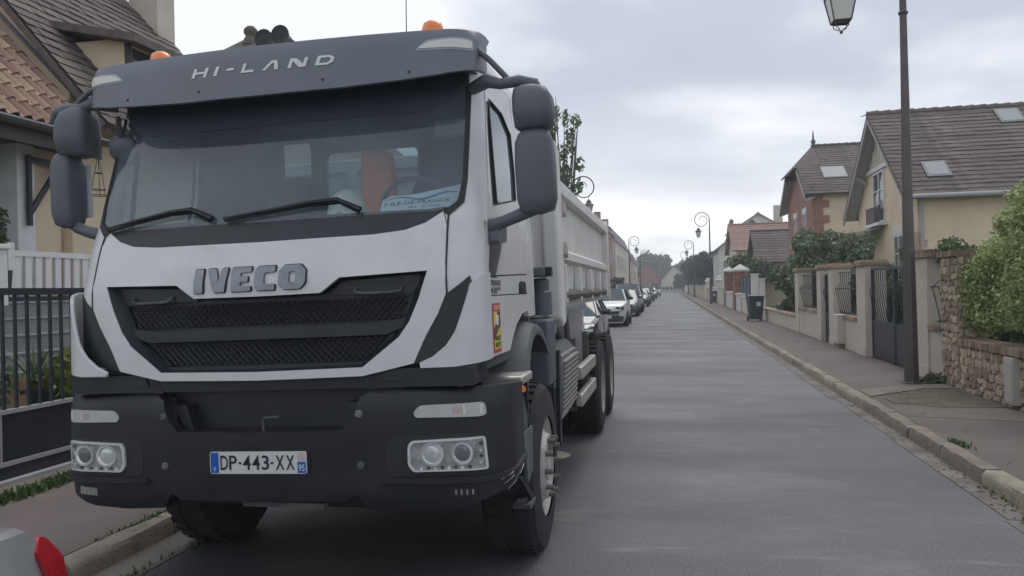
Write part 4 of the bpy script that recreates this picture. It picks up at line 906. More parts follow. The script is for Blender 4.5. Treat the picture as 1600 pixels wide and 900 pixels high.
def car(name, label, style, loc, rz, L, W, H, paint, cat='car', lamp_dark=False, plate=True, tail=True):
    S = STY[style]; t0, t1, t2, t3 = S['g']
    C = thing(name, label, cat, loc, rz, 'cars parked along the left kerb')
    ts = sorted(set(list(np.linspace(0, .1, 6))+list(np.linspace(.1, t0, 5))+[t0]+list(np.linspace(t0, t1, 5))+list(np.linspace(t1, t2, 8))+list(np.linspace(t2, t3, 4))+list(np.linspace(t3, 1, 4))))
    fb = interp(*S['zb']); raw = S['zr']
    zr = interp(raw[0], [v*H if (t1-.001 <= t <= t2+.03) else v for t, v in zip(raw[0], raw[1])])
    fw = interp([0, .015, .05, .14, .3, .85, .95, 1], [.66, .80, .91, .985, 1, 1, .94, .84])
    rows = []
    for t in ts:
        w = fw(t)*W/2; b = fb(t); r = max(zr(t), b+.015); k = min(1, max(0, (r-b)/(H-b-.02)))
        wr = w*(.93-.20*k); lo = .20+.05*(t < .03)+.04*(t > .97)
        pr = [(w*.90, lo), (w*.975, lo+.12), (w, .50), (w*1.0, .62 if b > .66 else b-.03), (w*.965, b), (wr, r-.035*k-.004), (wr*.86, r-.004), (wr*.45, r+.012*k), (0, r+.018*k)]
        y = t*L + (0 if t > .05 else 0)
        rows.append([(x, y-(.0), z) for x, z in pr])
    n = 9
    def pt(i, j, sg):
        x, y, z = rows[i][j]; 
        if i == 0: y += .10*(x/(W/2))**2
        elif ts[i] < .06: y += .08*(x/(W/2))**2
        return (sg*x, y, z)
    body, glass = MB(), {'windscreen': MB(), 'rear_window': MB(), 'side_window': MB()}
    for i in range(len(ts)-1):
        tm = (ts[i]+ts[i+1])/2
        for j in range(n-1):
            tgt = body
            if t0 < tm < t1 and j >= 5: tgt = glass['windscreen']
            elif t2 < tm < t3 and j >= 5 and style != 'van': tgt = glass['rear_window']
            elif j == 4 and t0+.02 < tm < t3-.01: tgt = glass['side_window']
            for sg in (1, -1):
                q = [pt(i, j, sg), pt(i+1, j, sg), pt(i+1, j+1, sg), pt(i, j+1, sg)]
                tgt.add(q, [(0, 1, 2, 3)])
    for i in (0, len(ts)-1):
        for sg in (1, -1): body.add([pt(i, j, sg) for j in range(n)]+[(0, pt(i, 0, sg)[1], rows[i][0][2])], [tuple(range(n+1))])
    def weld(mb):
        me = mb.mesh('m', None); bm = bmesh.new(); bm.from_mesh(me); bmesh.ops.remove_doubles(bm, verts=bm.verts, dist=.0005)
        bmesh.ops.recalc_face_normals(bm, faces=bm.faces); bm.to_mesh(me); bm.free(); return me
    def put(nm, mb, m, sm=35, parent=None):
        me = weld(mb); me.materials.append(m); me.shade_smooth(); me.set_sharp_from_angle(angle=radians(sm)); me.name = nm
        return link(nm, me, parent or C)
    put('body', body, paint)
    put('windscreen', glass['windscreen'], CGL); put('side_window', glass['side_window'], CGL)
    if style != 'van': put('rear_window', glass['rear_window'], CGL)
    # pillars
    for sg in (1, -1):
        for tp in (t1+.02, (t1+t2)/2+.02, t2-.02):
            i = min(range(len(ts)), key=lambda q: abs(ts[q]-tp)); a = pt(i, 4, sg); b = pt(i, 5, sg)
            MB().tube([(a[0]+sg*.004, a[1], a[2]-.01), (b[0]+sg*.004, b[1], b[2])], .03, 5).build('pillar', CDARK, C)
        # windscreen pillar
        i0 = min(range(len(ts)), key=lambda q: abs(ts[q]-t0)); i1 = min(range(len(ts)), key=lambda q: abs(ts[q]-t1))
        a = pt(i0, 5, sg); b = pt(i1, 5, sg)
        MB().tube([a, b], .035, 6).build('pillar', paint, C)
        MB().tube([(sg*(W/2+.003), L*(t1+.07), .42), (sg*(W/2+.003), L*(t1+.06), fb(.45)-.05)], .006, 4).build('door_seam', CDARK, C)
        HM = loft([(sg*(W/2+.10), L*t0+.42, fb(.3)+.03, .09, .04, .6), (sg*(W/2+.10), L*t0+.40, fb(.3)+.09, .11, .06, .6), (sg*(W/2+.10), L*t0+.42, fb(.3)+.16, .09, .05, .6)], 12)
        HM.build('door_mirror', paint if not lamp_dark else CDARK, C, smooth=60)
        for ty in (.19, .80):
            R = .31 if style == 'hatch' else .335; yw = L*ty
            MB().lathe([(0, R*1.13), (.006, R*1.13), (.012, R*1.10), (.012, .01)], (sg*(W/2-.004) if sg > 0 else -(W/2+.008), yw, R), 'x', 24).build('wheel_arch', CDARK, C)
            wl = MB().lathe([(a*sg, r) for a, r in ((-.10, R*.6), (-.10, R*.9), (-.07, R), (.07, R), (.10, R*.93), (.104, R*.72), (.09, R*.66))], (sg*(W/2-.075), yw, R), 'x', 24).build('wheel', CTYRE, C, smooth=40)
            rim = MB().lathe([(.085*sg, R*.68), (.075*sg, R*.62), (.05*sg, R*.58), (.07*sg, R*.2), (.075*sg, .001)], (sg*(W/2-.075), yw, R), 'x', 24).build('rim', CRIM, wl, smooth=40)
        # lamps
        i = 1
        hx, hz = W/2*.66, fb(.04)-.10
        hl = MB().prism([(sg*(hx-.17), hz-.035), (sg*(hx+.17), hz-.06), (sg*(hx+.20), hz+.075), (sg*(hx-.16), hz+.045)], 'y', .035, .16)
        HLO = hl.build('headlight', CDARK if lamp_dark else CLAMP, C, bev=.012)
        MB().cyl((sg*(hx+.04), .028, hz), (sg*(hx+.04), .05, hz), .05, n=12).build('lamp_lens', CLAMP, HLO)
        if tail:
            MB().prism([(sg*(W/2*.62), .78), (sg*(W/2*.86), .78), (sg*(W/2*.88), 1.0), (sg*(W/2*.70), .98)], 'y', L-.06, L+.008).build('tail_light', CRED, C, bev=.012)
    MB().prism([(-W*.30, .52), (W*.30, .52), (W*.34, .66), (-W*.34, .66)], 'y', -.008, .05).build('grille', CDARK, C, bev=.01)
    MB().prism([(-W*.40, .20), (W*.40, .20), (W*.44, .42), (W*.30, .48), (-W*.30, .48), (-W*.44, .42)], 'y', -.02, .12).build('lower_bumper', CDARK, C, bev=.02)
    if plate: MB().box(-.26, .26, -.032, -.02, .36, .47).build('number_plate', mat('car_plate', (.6, .6, .6), rough=.4), C)
    return C
P_WHITE = mat('car_white', (.62, .62, .63), rough=.25, coat=.5, var=.03); P_BLACK = mat('car_black', (.03, .034, .042), rough=.22, coat=.6, var=.1)
P_GREY = mat('car_grey', (.14, .15, .165), rough=.28, coat=.5, var=.05); P_SILV = mat('car_silver', (.40, .41, .43), rough=.28, metal=.4, coat=.5, var=.05)
P_BLUE = mat('car_blue', (.05, .075, .12), rough=.25, coat=.5, var=.05)
car('parked_car', 'dark hatchback half hidden right behind the tipper truck', 'hatch', (-2.48, 18.0, 0), 0, 4.1, 1.76, 1.47, P_BLACK)
car('parked_car', 'white crossover with dark lamps, second in the row behind the truck', 'suv', (-2.62, 33.4, 0), 0, 4.15, 1.78, 1.58, P_WHITE, lamp_dark=True)
car('parked_car', 'dark hatchback parked just behind the white crossover', 'hatch', (-2.58, 44.6, 0), 0, 4.2, 1.78, 1.48, P_GREY)
car('parked_van', 'pale silver people carrier standing behind the dark hatchback', 'van', (-2.62, 51.0, 0), 0, 4.7, 1.86, 1.85, P_SILV, cat='van')
car('parked_car', 'dark blue car, fifth in the row behind the truck', 'hatch', (-2.55, 66, 0), 0, 4.2, 1.8, 1.5, P_BLUE)
car('parked_car', 'silver car, sixth in the row behind the truck', 'hatch', (-2.6, 75, 0), 0, 4.3, 1.78, 1.52, P_SILV)
car('parked_car', 'black car, seventh in the row behind the truck', 'suv', (-2.55, 89, 0), 0, 4.4, 1.82, 1.62, P_BLACK)
car('parked_car', 'grey car near the far end of the row', 'hatch', (-2.5, 108, 0), 0, 4.2, 1.8, 1.5, P_GREY)
car('parked_van', 'white van at the far end of the parked row', 'van', (-2.3, 132, 0), 0, 5.2, 1.95, 2.2, P_WHITE, cat='van')
# the car in front of the truck: only its rear corner is in the picture
CC = car('parked_car', 'silver car with a red tail lamp at the bottom left corner', 'sedan', (-2.70, -1.75, 0), 0, 4.05, 1.74, 1.5, P_SILV, tail=False)
del CC['group']
for sg in (1, -1):
    tl = panel_mesh(rounded([(.0, .62), (.035, .60), (.10, .64), (.14, .74), (.10, .88), (.02, .965), (-.03, .985), (-.10, .94), (-.06, .84), (-.02, .74)], .02), lambda u, v, o, sg=sg: (sg*((.826-(.115+u*.78)*.44)*(1-.09*max(0, v-.62))+.004+o*.8), 3.965+u*.78-(.30*max(0, v-.86))+o*.3, .56+(v-.60)*.93), .04, .04)
    tl.build('tail_light', CRED, CC, smooth=50)
# ------------------------------------------------------------------ builders for houses, lamps, walls
def course_mesh(L, d, tw, seed, m, lift=.03, wav=.0):
    """one course of roof tiles: L along u, d down the slope (v), single tiles slightly uneven"""
    rg = random.Random(seed); mb = MB(); k = 0.0
    while k < L-.01:
        w = min(tw, L-k); a = rg.uniform(-.008, .010); b = rg.uniform(-.014, .014)
        x0, x1 = k+.002, k+w-.002
        mb.add([(x0, 0, .0), (x1, 0, .0), (x1, -d-.03+b, lift+a), (x0, -d-.03+b, lift+a+wav*rg.random()), (x1, -d-.03+b, -.01), (x0, -d-.03+b, -.01)],
               [(0, 1, 2, 3), (3, 2, 4, 5)])
        k += tw
    return mb.mesh('tile_course', m)
def slope(parent, p_eave, u_dir, up_dir, L, S, m, d=.33, tw=.3, lift=.024, name='tile_course', n_shared=4):
    """a roof plane from the eave point along u_dir (L) and up up_dir (S), covered with tile courses"""
    u = Vector(u_dir).normalized(); v = Vector(up_dir).normalized(); n = u.cross(v)
    if n.z < 0: n = -n
    M4 = Matrix((u, v, n)).transposed().to_4x4()
    ms = [course_mesh(L, d, tw, 11+i, m, lift) for i in range(n_shared)]
    k = int(S/d)+1
    for i in range(k):
        yy = min((i+1)*d, S)
        o = link(name, ms[i % n_shared], parent); T = M4.copy(); T.translation = Vector(p_eave)+v*yy+n*.02
        o.matrix_local = T
    c = [Vector(p_eave), Vector(p_eave)+u*L, Vector(p_eave)+u*L+v*S, Vector(p_eave)+v*S]
    mb = MB(); mb.add([q-n*.10 for q in c]+[q-n*.005 for q in c], [(0, 1, 2, 3), (4, 5, 6, 7), (0, 1, 5, 4), (1, 2, 6, 5), (2, 3, 7, 6), (3, 0, 4, 7)])
    return mb.build('roof_deck', m, parent)
def window(parent, o, u, w, h, n, frame=WHITEP, pane=GLASSW, cross=True, sill=True, shut=None):
    """o: lower left corner on the wall, u: along the wall, n: outward"""
    o = Vector(o); u = Vector(u).normalized(); n = Vector(n).normalized(); z = Vector((0, 0, 1))
    def bx(mb, a0, a1, z0, z1, d0, d1):
        c = [o+u*a+z*b+n*d for d in (d0, d1) for b in (z0, z1) for a in (a0, a1)]
        mb.add(c, [(0, 1, 3, 2), (4, 5, 7, 6), (0, 1, 5, 4), (2, 3, 7, 6), (0, 2, 6, 4), (1, 3, 7, 5)])
    f = MB(); t = .06
    bx(f, 0, w, 0, t, -.02, .05); bx(f, 0, w, h-t, h, -.02, .05); bx(f, 0, t, t, h-t, -.02, .05); bx(f, w-t, w, t, h-t, -.02, .05)
    if cross: bx(f, w/2-.03, w/2+.03, t, h-t, -.02, .045); bx(f, t, w-t, h*.62, h*.62+.04, -.02, .04)
    W = f.build('window', frame, parent)
    p = MB(); bx(p, .02, w-.02, .02, h-.02, .0, .012); p.build('pane', pane, W)
    if sill: s = MB(); bx(s, -.08, w+.08, -.09, 0, 0, .12); s.build('sill', WHITEW, W)
    if shut:
        for a in (-w*.5-.03, w+.03):
            s = MB(); bx(s, a, a+w*.5, 0, h, .0, .05); s.build('shutter', shut, W)
    return W
def gable_house(name, label, x0, x1, y0, y1, ze, zr, axis, wall, roof, over=.4, verge=.4, d=.33, vl=None, z0=.0):
    vl = verge if vl is None else vl
    H = thing(name, label, 'house', ((x0+x1)/2, (y0+y1)/2, 0)); cx_, cy_ = (x0+x1)/2, (y0+y1)/2
    X0, X1, Y0, Y1 = x0-cx_, x1-cx_, y0-cy_, y1-cy_
    if axis == 'x':
        MB().prism([(Y0, z0), (Y1, z0), (Y1, ze), (0, zr-.12), (Y0, ze)], 'x', X0, X1).build('wall', wall, H)
        run = -Y0; k = (zr-ze)/run; S = sqrt((run+over)**2+(k*(run+over))**2); e = ze-k*over
        slope(H, (X0-vl, Y0-over, e), (1, 0, 0), (0, run+over, zr-e), X1-X0+verge+vl, S, roof, d)
        MB().add([(X0-vl, Y1+over, e), (X1+verge, Y1+over, e), (X1+verge, 0, zr), (X0-vl, 0, zr), (X0-vl, Y1+over, e-.1), (X1+verge, Y1+over, e-.1), (X1+verge, 0, zr-.1), (X0-vl, 0, zr-.1)],
                 [(0, 1, 2, 3), (4, 5, 6, 7), (0, 1, 5, 4), (1, 2, 6, 5), (3, 0, 4, 7)]).build('roof_slope', roof, H)
        rc = MB(); q = X0-vl
        while q < X1+verge: rc.cyl((q, 0, zr-.0), (q+.40, 0, zr+.02), .11, .13, 8); q += .38
        rc.build('ridge', roof, H)
    else:
        MB().prism([(X0, z0), (X1, z0), (X1, ze), (0, zr-.12), (X0, ze)], 'y', Y0, Y1).build('wall', wall, H)
        run = -X0; k = (zr-ze)/run; S = sqrt((run+over)**2+(k*(run+over))**2); e = ze-k*over
        slope(H, (X0-over, Y0-verge, e), (0, 1, 0), (run+over, 0, zr-e), Y1-Y0+2*verge, S, roof, d)
        slope(H, (X1+over, Y0-verge, e), (0, 1, 0), (-run-over, 0, zr-e), Y1-Y0+2*verge, S, roof, d)
        rc = MB(); q = Y0-verge
        while q < Y1+verge: rc.cyl((0, q, zr), (0, q+.40, zr+.02), .11, .13, 8); q += .38
        rc.build('ridge', roof, H)
    H['_c'] = (cx_, cy_)
    return H, cx_, cy_
def lamp_post(label, x, y, s):
    """s: direction of the arm along x"""
    L = thing('street_lamp', label, 'street lamp', (x, y, .1), 0, 'scroll-topped street lamps along the street')
    MB().lathe([(0, .13), (.02, .13), (.04, .105), (.9, .098), (3.0, .075), (4.9, .055), (6.9, .045)], (0, 0, 0), 'z', 8).build('column', LAMPP, L)
    MB().lathe([(0, .06), (.03, .075), (.05, .06)], (0, 0, 5.55), 'z', 10).build('collar', LAMPP, L)
    MB().box(-.13, .13, -.13, .13, 0, .015).build('foot_plate', LAMPP, L)
    pts = []; R = .60
    for i in range(40):
        t = i/39; a = t*1.5*2*pi; r = R*(1-.16*t) if t < .5 else R*(.92-1.35*(t-.5))
        a = pi*0+a
        pts.append((s*(R-r*cos(a)), 0, 6.9+r*sin(a)))
    MB().tube([(0, 0, 6.6)]+pts, [.042]+[.038-.018*i/39 for i in range(40)], 8).build('scroll_arm', LAMPP, L, smooth=60)
    xl = s*.88; z0 = 5.36
    LN = MB().tube([(xl, 0, 6.42), (xl, 0, 6.22)], .014, 6).build('lantern', LAMPP, L)
    fr = MB(); wt, wb = .20, .125; zt, zb = z0+.56, z0+.16
    for a in range(4):
        t = pi/4+a*pi/2; t2 = t+pi/2; k = sqrt(2)
        P = lambda w, tt, z: (xl+w*k*cos(tt), w*k*sin(tt), z)
        fr.tube([P(wb, t, zb), P(wt, t, zt)], .012, 5)
        fr.tube([P(wt, t, zt), P(wt, t2, zt)], .014, 5); fr.tube([P(wb, t, zb), P(wb, t2, zb)], .012, 5)
        fr.tube([P(wb*.8, t, zb-.01), P(wb*.72, t, zb-.08), P(.02, t, zb-.13)], .008, 5)
        fr.tube([P(wb*.8, t, zb-.02), P(wb*.8, t2, zb-.02)], .008, 5)
        MB().add([P(wb*.97, t, zb), P(wb*.97, t2, zb), P(wt*.97, t2, zt), P(wt*.97, t, zt)], [(0, 1, 2, 3)]).build('lantern_pane', PALEGL if a in (0, 2, 3, 1) else GLASSW, LN)
    fr.build('lantern_frame', LAMPP, LN)
    MB().lathe([(0, .26*1.0), (.03, .27), (.16, .13), (.20, .14), (.27, .09), (.33, .03), (.36, .001)], (xl, 0, zt), 'z', 12).build('lantern_roof', LAMPP, LN, smooth=30)
    MB().lathe([(0, .001), (.02, .024), (.045, .024), (.065, .001)], (xl, 0, z0-.03), 'z', 10).build('finial', LAMPP, LN, smooth=60)
    return L
def bar_mb(h0, h1, bulge, r=.008):
    """railing bar in local x (outward -x) and z"""
    return MB().tube([(0, 0, h0), (-bulge, 0, h1-.42), (-.02, 0, h1-.30), (0, 0, h1-.24), (0, 0, h1)], r, 5)

# ------------------------------------------------------------------ left side: gate, steps, house
G = thing('navy_gate', 'navy metal driveway gate with upright bars beside the truck', 'gate', (-5.5, 6.8, 0))
def gbox(name, x0, x1, y0, y1, z0, z1, m=NAVY, **k): return MB().box(x0, x1, y0-6.8, y1-6.8, z0, z1).build(name, m, G, **k)
gbox('top_rail', -.03, .03, 4.4, 9.6, 1.70, 1.76); gbox('mid_rail', -.025, .03, 4.4, 9.6, .70, .735, GREYBOARD); gbox('panel', -.012, .016, 4.4, 9.6, .30, .70)
gbox('lower_rail', -.03, .034, 4.4, 9.6, .265, .30, GREYBOARD); gbox('bottom_rail', -.03, .025, 4.4, 9.6, .16, .265)
gbox('stile', -.04, .04, 9.6, 9.68, .14, 1.80); gbox('panel_joint', .016, .024, 5.70, 5.72, .30, .70, GREYBOARD)
gm = MB().box(-.011, .011, -.012, .012, .735, 1.70).mesh('bar', NAVY)
for i in range(40): link('bar', gm, G, (0, 4.45+i*.132-6.8, 0))
o = MB().box(-5.62, -5.40, 4.2, 9.8, .05, .155).build('gate_threshold', GREYBOARD); o['kind'] = 'structure'
o = MB().prism([(-5.40, .1), (-5.05, .1), (-5.05, .118), (-5.40, .125)], 'y', 4.0, 9.9).build('threshold_strip', SANDP); o['kind'] = 'structure'
# entrance steps
STC = mat('step_concrete', (.20, .205, .215), rough=.8, var=.15, scale=4); NOSE = mat('step_nosing', (.30, .31, .32), rough=.7)
ES = thing('entrance_steps', 'grey concrete entrance steps behind the navy gate', 'steps', (-6.8, 8.4, .1))
for i in range(8):
    z = .19*(i+1); x = .55-.22*i
    st = MB().box(-1.6, x, -1.2-.03*i, 1.6, z-.19 if i else 0, z).build('step', STC, ES, bev=.008)
    MB().box(x-.05, x+.012, -1.2, 1.6, z, z+.022).build('nosing', NOSE, st)
MB().box(-2.4, -1.05, -1.9, 2.4, 0, 1.50).build('landing', STC, ES); MB().box(-2.4, -1.0, -1.9, 2.4, 1.50, 1.60).build('landing_edge', NAVY, ES)
MB().box(-1.9, .45, -1.45, -1.26, 0, .75).build('cheek_wall', mat('ochre_stone', (.34, .22, .13), rough=.9, var=.3, scale=6, bump=.5), ES)
# white fence on the landing
WF = thing('white_fence', 'white picket fence panel on the landing above the steps', 'fence', (-7.85, 9.0, 1.70))
for z in (.03, .50): MB().box(-.03, .03, -.62, 1.2, z, z+.07).build('rail', WHITEP, WF)
pk = MB().box(-.012, .02, 0, .10, .08, .56).mesh('picket', WHITEP)
for i in range(11): link('picket', pk, WF, (0, -.58+i*.165, 0))
for y in (-.66, 1.2): MB().box(-.05, .05, y-.05, y+.05, 0, .66).build('post', WHITEP, WF)
WP = thing('white_gatepost', 'white square post with flat cap left of the picket fence', 'post', (-7.75, 8.02, 1.6))
MB().box(-.10, .10, -.10, .10, 0, .66).build('shaft', WHITEP, WP); MB().prism([(-.13, -.13), (.13, -.13), (.13, .13), (-.13, .13)], 'z', .66, .72).build('cap', WHITEP, WP, bev=.01)
WR = thing('white_railing', 'short white railing running left from the square post', 'railing', (-7.75, 7.2, 1.6))
MB().box(-.03, .03, -.8, .71, .48, .58).build('rail', WHITEP, WR)
for i in range(7): MB().box(-.02, .02, -.78+i*.22, -.70+i*.22, 0, .48).build('baluster', WHITEP, WR)
# annex with the orange tiled lean-to roof
AN = thing('annex', 'low annex with an orange tiled roof and dark gutter', 'house', (-9.0, 8.0, 0))
def abox(n, x0, x1, y0, y1, z0, z1, m, **k): return MB().box(x0+9.0, x1+9.0, y0-8.0, y1-8.0, z0, z1).build(n, m, AN, **k)
abox('wall', -8.95, -8.75, 4.5, 9.2, 0, 3.9, mat('shade_render', (.23, .24, .26), rough=.9, var=.06))  # porch shade put into the grey of this wall
abox('corner_post', -8.75, -8.42, 9.12, 9.42, 1.6, 3.9, WHITEP); abox('wall_return', -8.7, -8.5, 9.42, 9.98, 0, 3.9, RENDER)
ut = Vector((-1, 0, 1.03)).normalized()
def pantile(m):
    mb = MB(); n = 7
    for k, y in enumerate((0, .40)):
        for i in range(n):
            t = i/(n-1); x = t*.20; z = .045*sin(pi*min(1, t*1.6)) if t < .625 else -.012*sin(pi*(t-.625)/.375)
            mb.v.append((x, -y, z+(.028 if k else .0)))
    mb.f += [(i, i+1, i+n+1, i+n) for i in range(n-1)]
    b = len(mb.v); mb.v += [(x, y, z-.02) for x, y, z in mb.v[n:2*n]]; mb.f += [(n+i, n+i+1, b+i+1, b+i) for i in range(n-1)]
    return mb.mesh('tile', m, smooth=40)
pt_ = pantile(ROOFOR)
vv = ut; uu = Vector((0, 1, 0)); nn_ = uu.cross(vv); nn_ = -nn_ if nn_.z < 0 else nn_
M4 = Matrix((uu, vv, nn_)).transposed().to_4x4()
for r in range(10):
    for c_ in range(22):
        o = link('tile', pt_, AN); T = M4.copy(); T.translation = Vector((-7.80+9.0, 5.55+c_*.20-8.0+random.uniform(-.004, .004), 3.90))+vv*(r*.345+.39)+nn_*(.02+random.uniform(0, .006)); o.matrix_local = T
q = [Vector((1.2, -3.5, 3.90)), Vector((1.2, 1.98, 3.90))]; w_ = vv*3.9
MB().add([q[0], q[1], q[1]+w_, q[0]+w_, q[0]-nn_*.12, q[1]-nn_*.12, q[1]+w_-nn_*.12, q[0]+w_-nn_*.12], [(0, 1, 2, 3), (4, 5, 6, 7), (0, 1, 5, 4), (1, 2, 6, 5), (2, 3, 7, 6), (3, 0, 4, 7)]).build('roof_deck', ROOFOR, AN)
fl = [Vector((1.22, 1.93, 3.95)), Vector((1.22, 2.0, 3.95))]
MB().add([fl[0]+nn_*.09, fl[1]+nn_*.13, fl[1]+w_+nn_*.13, fl[0]+w_+nn_*.09], [(0, 1, 2, 3)]).build('flashing', ZINC, AN)
gt = MB()
for i in range(9):
    a = pi+pi*i/8; gt.v += [(1.28+.075*cos(a), -3.6, 3.86+.075*sin(a)), (1.28+.075*cos(a), 2.0, 3.86+.075*sin(a))]
gt.f += [(2*i, 2*i+1, 2*i+3, 2*i+2) for i in range(8)]
gto = gt.build('gutter', DARKWOOD, AN, smooth=40); s_ = gto.modifiers.new('t', 'SOLIDIFY'); s_.thickness = .012
abox('gutter_lip', -7.655, -7.635, 4.4, 10.0, 3.855, 3.875, ZINC); abox('fascia', -7.87, -7.83, 4.4, 10.0, 3.62, 3.86, DARKWOOD)
abox('soffit', -8.75, -7.87, 4.4, 9.98, 3.74, 3.77, DARKWOOD)
# main house on the left
LH = thing('tiled_house', 'tall house with dark tiled roof, dormer and chimney on the left', 'house', (-12, 12.5, 0))
def lp(x, y, z): return (x+12, y-12.5, z)
kz = 1.16
def zroof(x): return 4.45+kz*(-7.95-x)
pr = [(-8.35, 0), (-8.35, zroof(-8.35)-.1), (-12, zroof(-12)-.1), (-15.65, zroof(-8.35)-.1), (-15.65, 0)]
MB().prism([(x+12, z) for x, z in pr], 'y', 10.02-12.5, 14.95-12.5).build('wall', RENDER, LH)
sl_ = sqrt(1+kz*kz)
slope(LH, lp(-7.65, 9.86, zroof(-7.65)), (0, 1, 0), (-1, 0, kz), 5.3, 3.0*sl_, ROOFDK, d=.20, tw=.17, lift=.022, n_shared=6)
slope(LH, lp(-10.65, 9.86, zroof(-10.65)), (0, 1, 0), (-1, 0, kz), 3.4, 1.35*sl_, ROOFDK, d=.20, tw=.17, lift=.022, n_shared=6)
MB().add([lp(-10.4, 15.15, zroof(-10.4)), lp(-12, 13.2, zroof(-12)), lp(-13.6, 15.15, zroof(-10.4)), lp(-10.4, 13.0, zroof(-10.4))], [(0, 1, 2), (0, 3, 1)]).build('hip_end', ROOFDK, LH)
MB().add([lp(-16.35, 9.86, zroof(-7.65)), lp(-16.35, 15.15, zroof(-7.65)), lp(-12, 13.2, zroof(-12)), lp(-12, 9.86, zroof(-12))], [(0, 1, 2, 3)]).build('roof_slope', ROOFDK, LH)
MB().box(*[v for a in ((-10.75+12, -10.10+12), (14.62-12.5, 15.2-12.5), (6.2, 9.4)) for v in a]).build('chimney', RENDER_P, LH)
dm = MB().prism([(-9.0+12, zroof(-9.0)-.05), (-8.05+12, zroof(-8.05)-.05), (-8.05+12, 5.62), (-9.0+12, 5.62)], 'y', 10.85-12.5, 12.7-12.5).build('dormer', RENDER, LH)
MB().box(-8.06+12, -8.00+12, 10.84-12.5, 10.92-12.5, zroof(-8.05), 5.62).build('dormer_post', DARKWOOD, dm)
MB().box(-8.045+12, -8.03+12, 11.0-12.5, 12.6-12.5, 4.85, 5.5).build('dormer_window', GLASSW, dm)
MB().add([lp(-9.55, 10.6, 6.0), lp(-9.55, 12.95, 6.0), lp(-7.72, 12.95, 5.60), lp(-7.72, 10.6, 5.60), lp(-9.55, 10.6, 5.88), lp(-9.55, 12.95, 5.88), lp(-7.72, 12.95, 5.48), lp(-7.72, 10.6, 5.48)],
         [(0, 1, 2, 3), (4, 5, 6, 7), (0, 3, 7, 4), (2, 3, 7, 6), (1, 2, 6, 5)]).build('dormer_roof', ROOFDK, dm)
H2 = thing('hipped_house', 'house roof peak with a ball finial showing just above the truck visor', 'house', (-13.2, 24, 0))
MB().box(-4, 4, -4, 4, 0, 6.2).build('wall', CREAM, H2)
MB().add([(-4.4, -4.4, 6.1), (4.4, -4.4, 6.1), (4.4, 4.4, 6.1), (-4.4, 4.4, 6.1), (-.3, 0, 10.0), (.3, 0, 10.0)], [(0, 1, 5, 4), (1, 2, 5), (2, 3, 4, 5), (3, 0, 4)]).build('roof', ROOFDK, H2)
MB().lathe([(-.2, .30), (0, .22), (.1, .16), (.2, .22), (.32, .22), (.42, .12), (.46, .001)], (0, 0, 10.0), 'z', 12).build('finial', ROOFDK, H2, smooth=50)
# small things at the left house
BR = thing('wall_bracket', 'black steel hanging bracket on the white corner post', 'bracket', (-8.38, 9.25, 2.65))
MB().box(0, .05, -.03, .03, 0, .95).build('upright', IRON, BR); MB().box(0, .05, .03, .85, .86, .93).build('arm', IRON, BR)
MB().tube([(.025, .02, .18), (.025, .55, .88)], .04, 6).build('brace', IRON, BR)
HB = thing('hanging_basket', 'small wire basket hanging from the eave next to the mirror', 'basket', (-7.75, 9.82, 3.05))
wb = MB()
for a in range(3):
    t = a*2.1; wb.tube([(0, 0, .62), (.05*cos(t), .05*sin(t), .36), (.06*cos(t), .06*sin(t), .33), (.10*cos(t), .10*sin(t), .04)], .006, 4)
for r, z in ((.05, .35), (.10, .04), (.09, .12)): wb.tube([(r*cos(a), r*sin(a), z) for a in np.linspace(0, 2*pi, 13)], .006, 4)
wb.build('wire_frame', IRON, HB); MB().tube([(0, 0, .62), (0, 0, .72)], .005, 4).build('hook', IRON, HB)
def potted(name, label, x, y, z, r, h, leaf_h, seed, m, n=160, spread=.2, size=.07, yucca=False):
    P = thing(name, label, 'plant', (x, y, z))
    MB().lathe([(0, .001), (0, r*.75), (h, r), (h, r*.88), (h-.03, r*.85), (h-.03, .001)], (0, 0, 0), 'z', 14).build('pot', TERRA, P, smooth=40)
    if yucca:
        rg = random.Random(seed); mb = MB()
        for i in range(n):
            a = rg.random()*6.28; e = rg.uniform(.1, 1.2); L = leaf_h*rg.uniform(.6, 1.1); d = Vector((cos(a)*cos(e), sin(a)*cos(e), sin(e)))
            s2 = Vector((-sin(a), cos(a), 0))*.016; b = Vector((0, 0, h+.05)); mb.add([b-s2, b+s2, b+d*L*.6+s2, b+d*L*.6-s2, b+d*L-Vector((0, 0, .08))], [(0, 1, 2, 3), (3, 2, 4)])
        mb.build('foliage', m, P)
    else:
        link('foliage', leaf_mesh('foliage', [(0, 0, h+leaf_h*.55, spread, spread, leaf_h*.55)], n, size, m, seed, .2), P)
        MB().tube([(0, 0, h-.05), (.02, .01, h+leaf_h*.5), (0, .02, h+leaf_h*.9)], .012, 5).build('stem', BARK, P)
potted('potted_plant', 'leafy yellow-green plant in a black pot behind the gate bars', -5.95, 7.05, .1, .15, .32, .75, 4, leafmat('lime_leaf', (.19, .22, .05)), 130, .22, .10)
potted('spiky_plant', 'spiky green plant in a pot beside the entrance steps', -6.4, 7.1, .45, .16, .3, .55, 8, L_MID, 60, yucca=True)
potted('potted_plant', 'dark ivy in a square planter between the white post and fence', -7.9, 8.28, 1.6, .13, .42, .75, 5, L_DARK, 170, .09, .06)
potted('bushy_plant', 'pale flowering plant at the left edge behind the gate', -6.3, 6.35, .3, .2, .3, .5, 9, L_MID, 200, .3, .07)
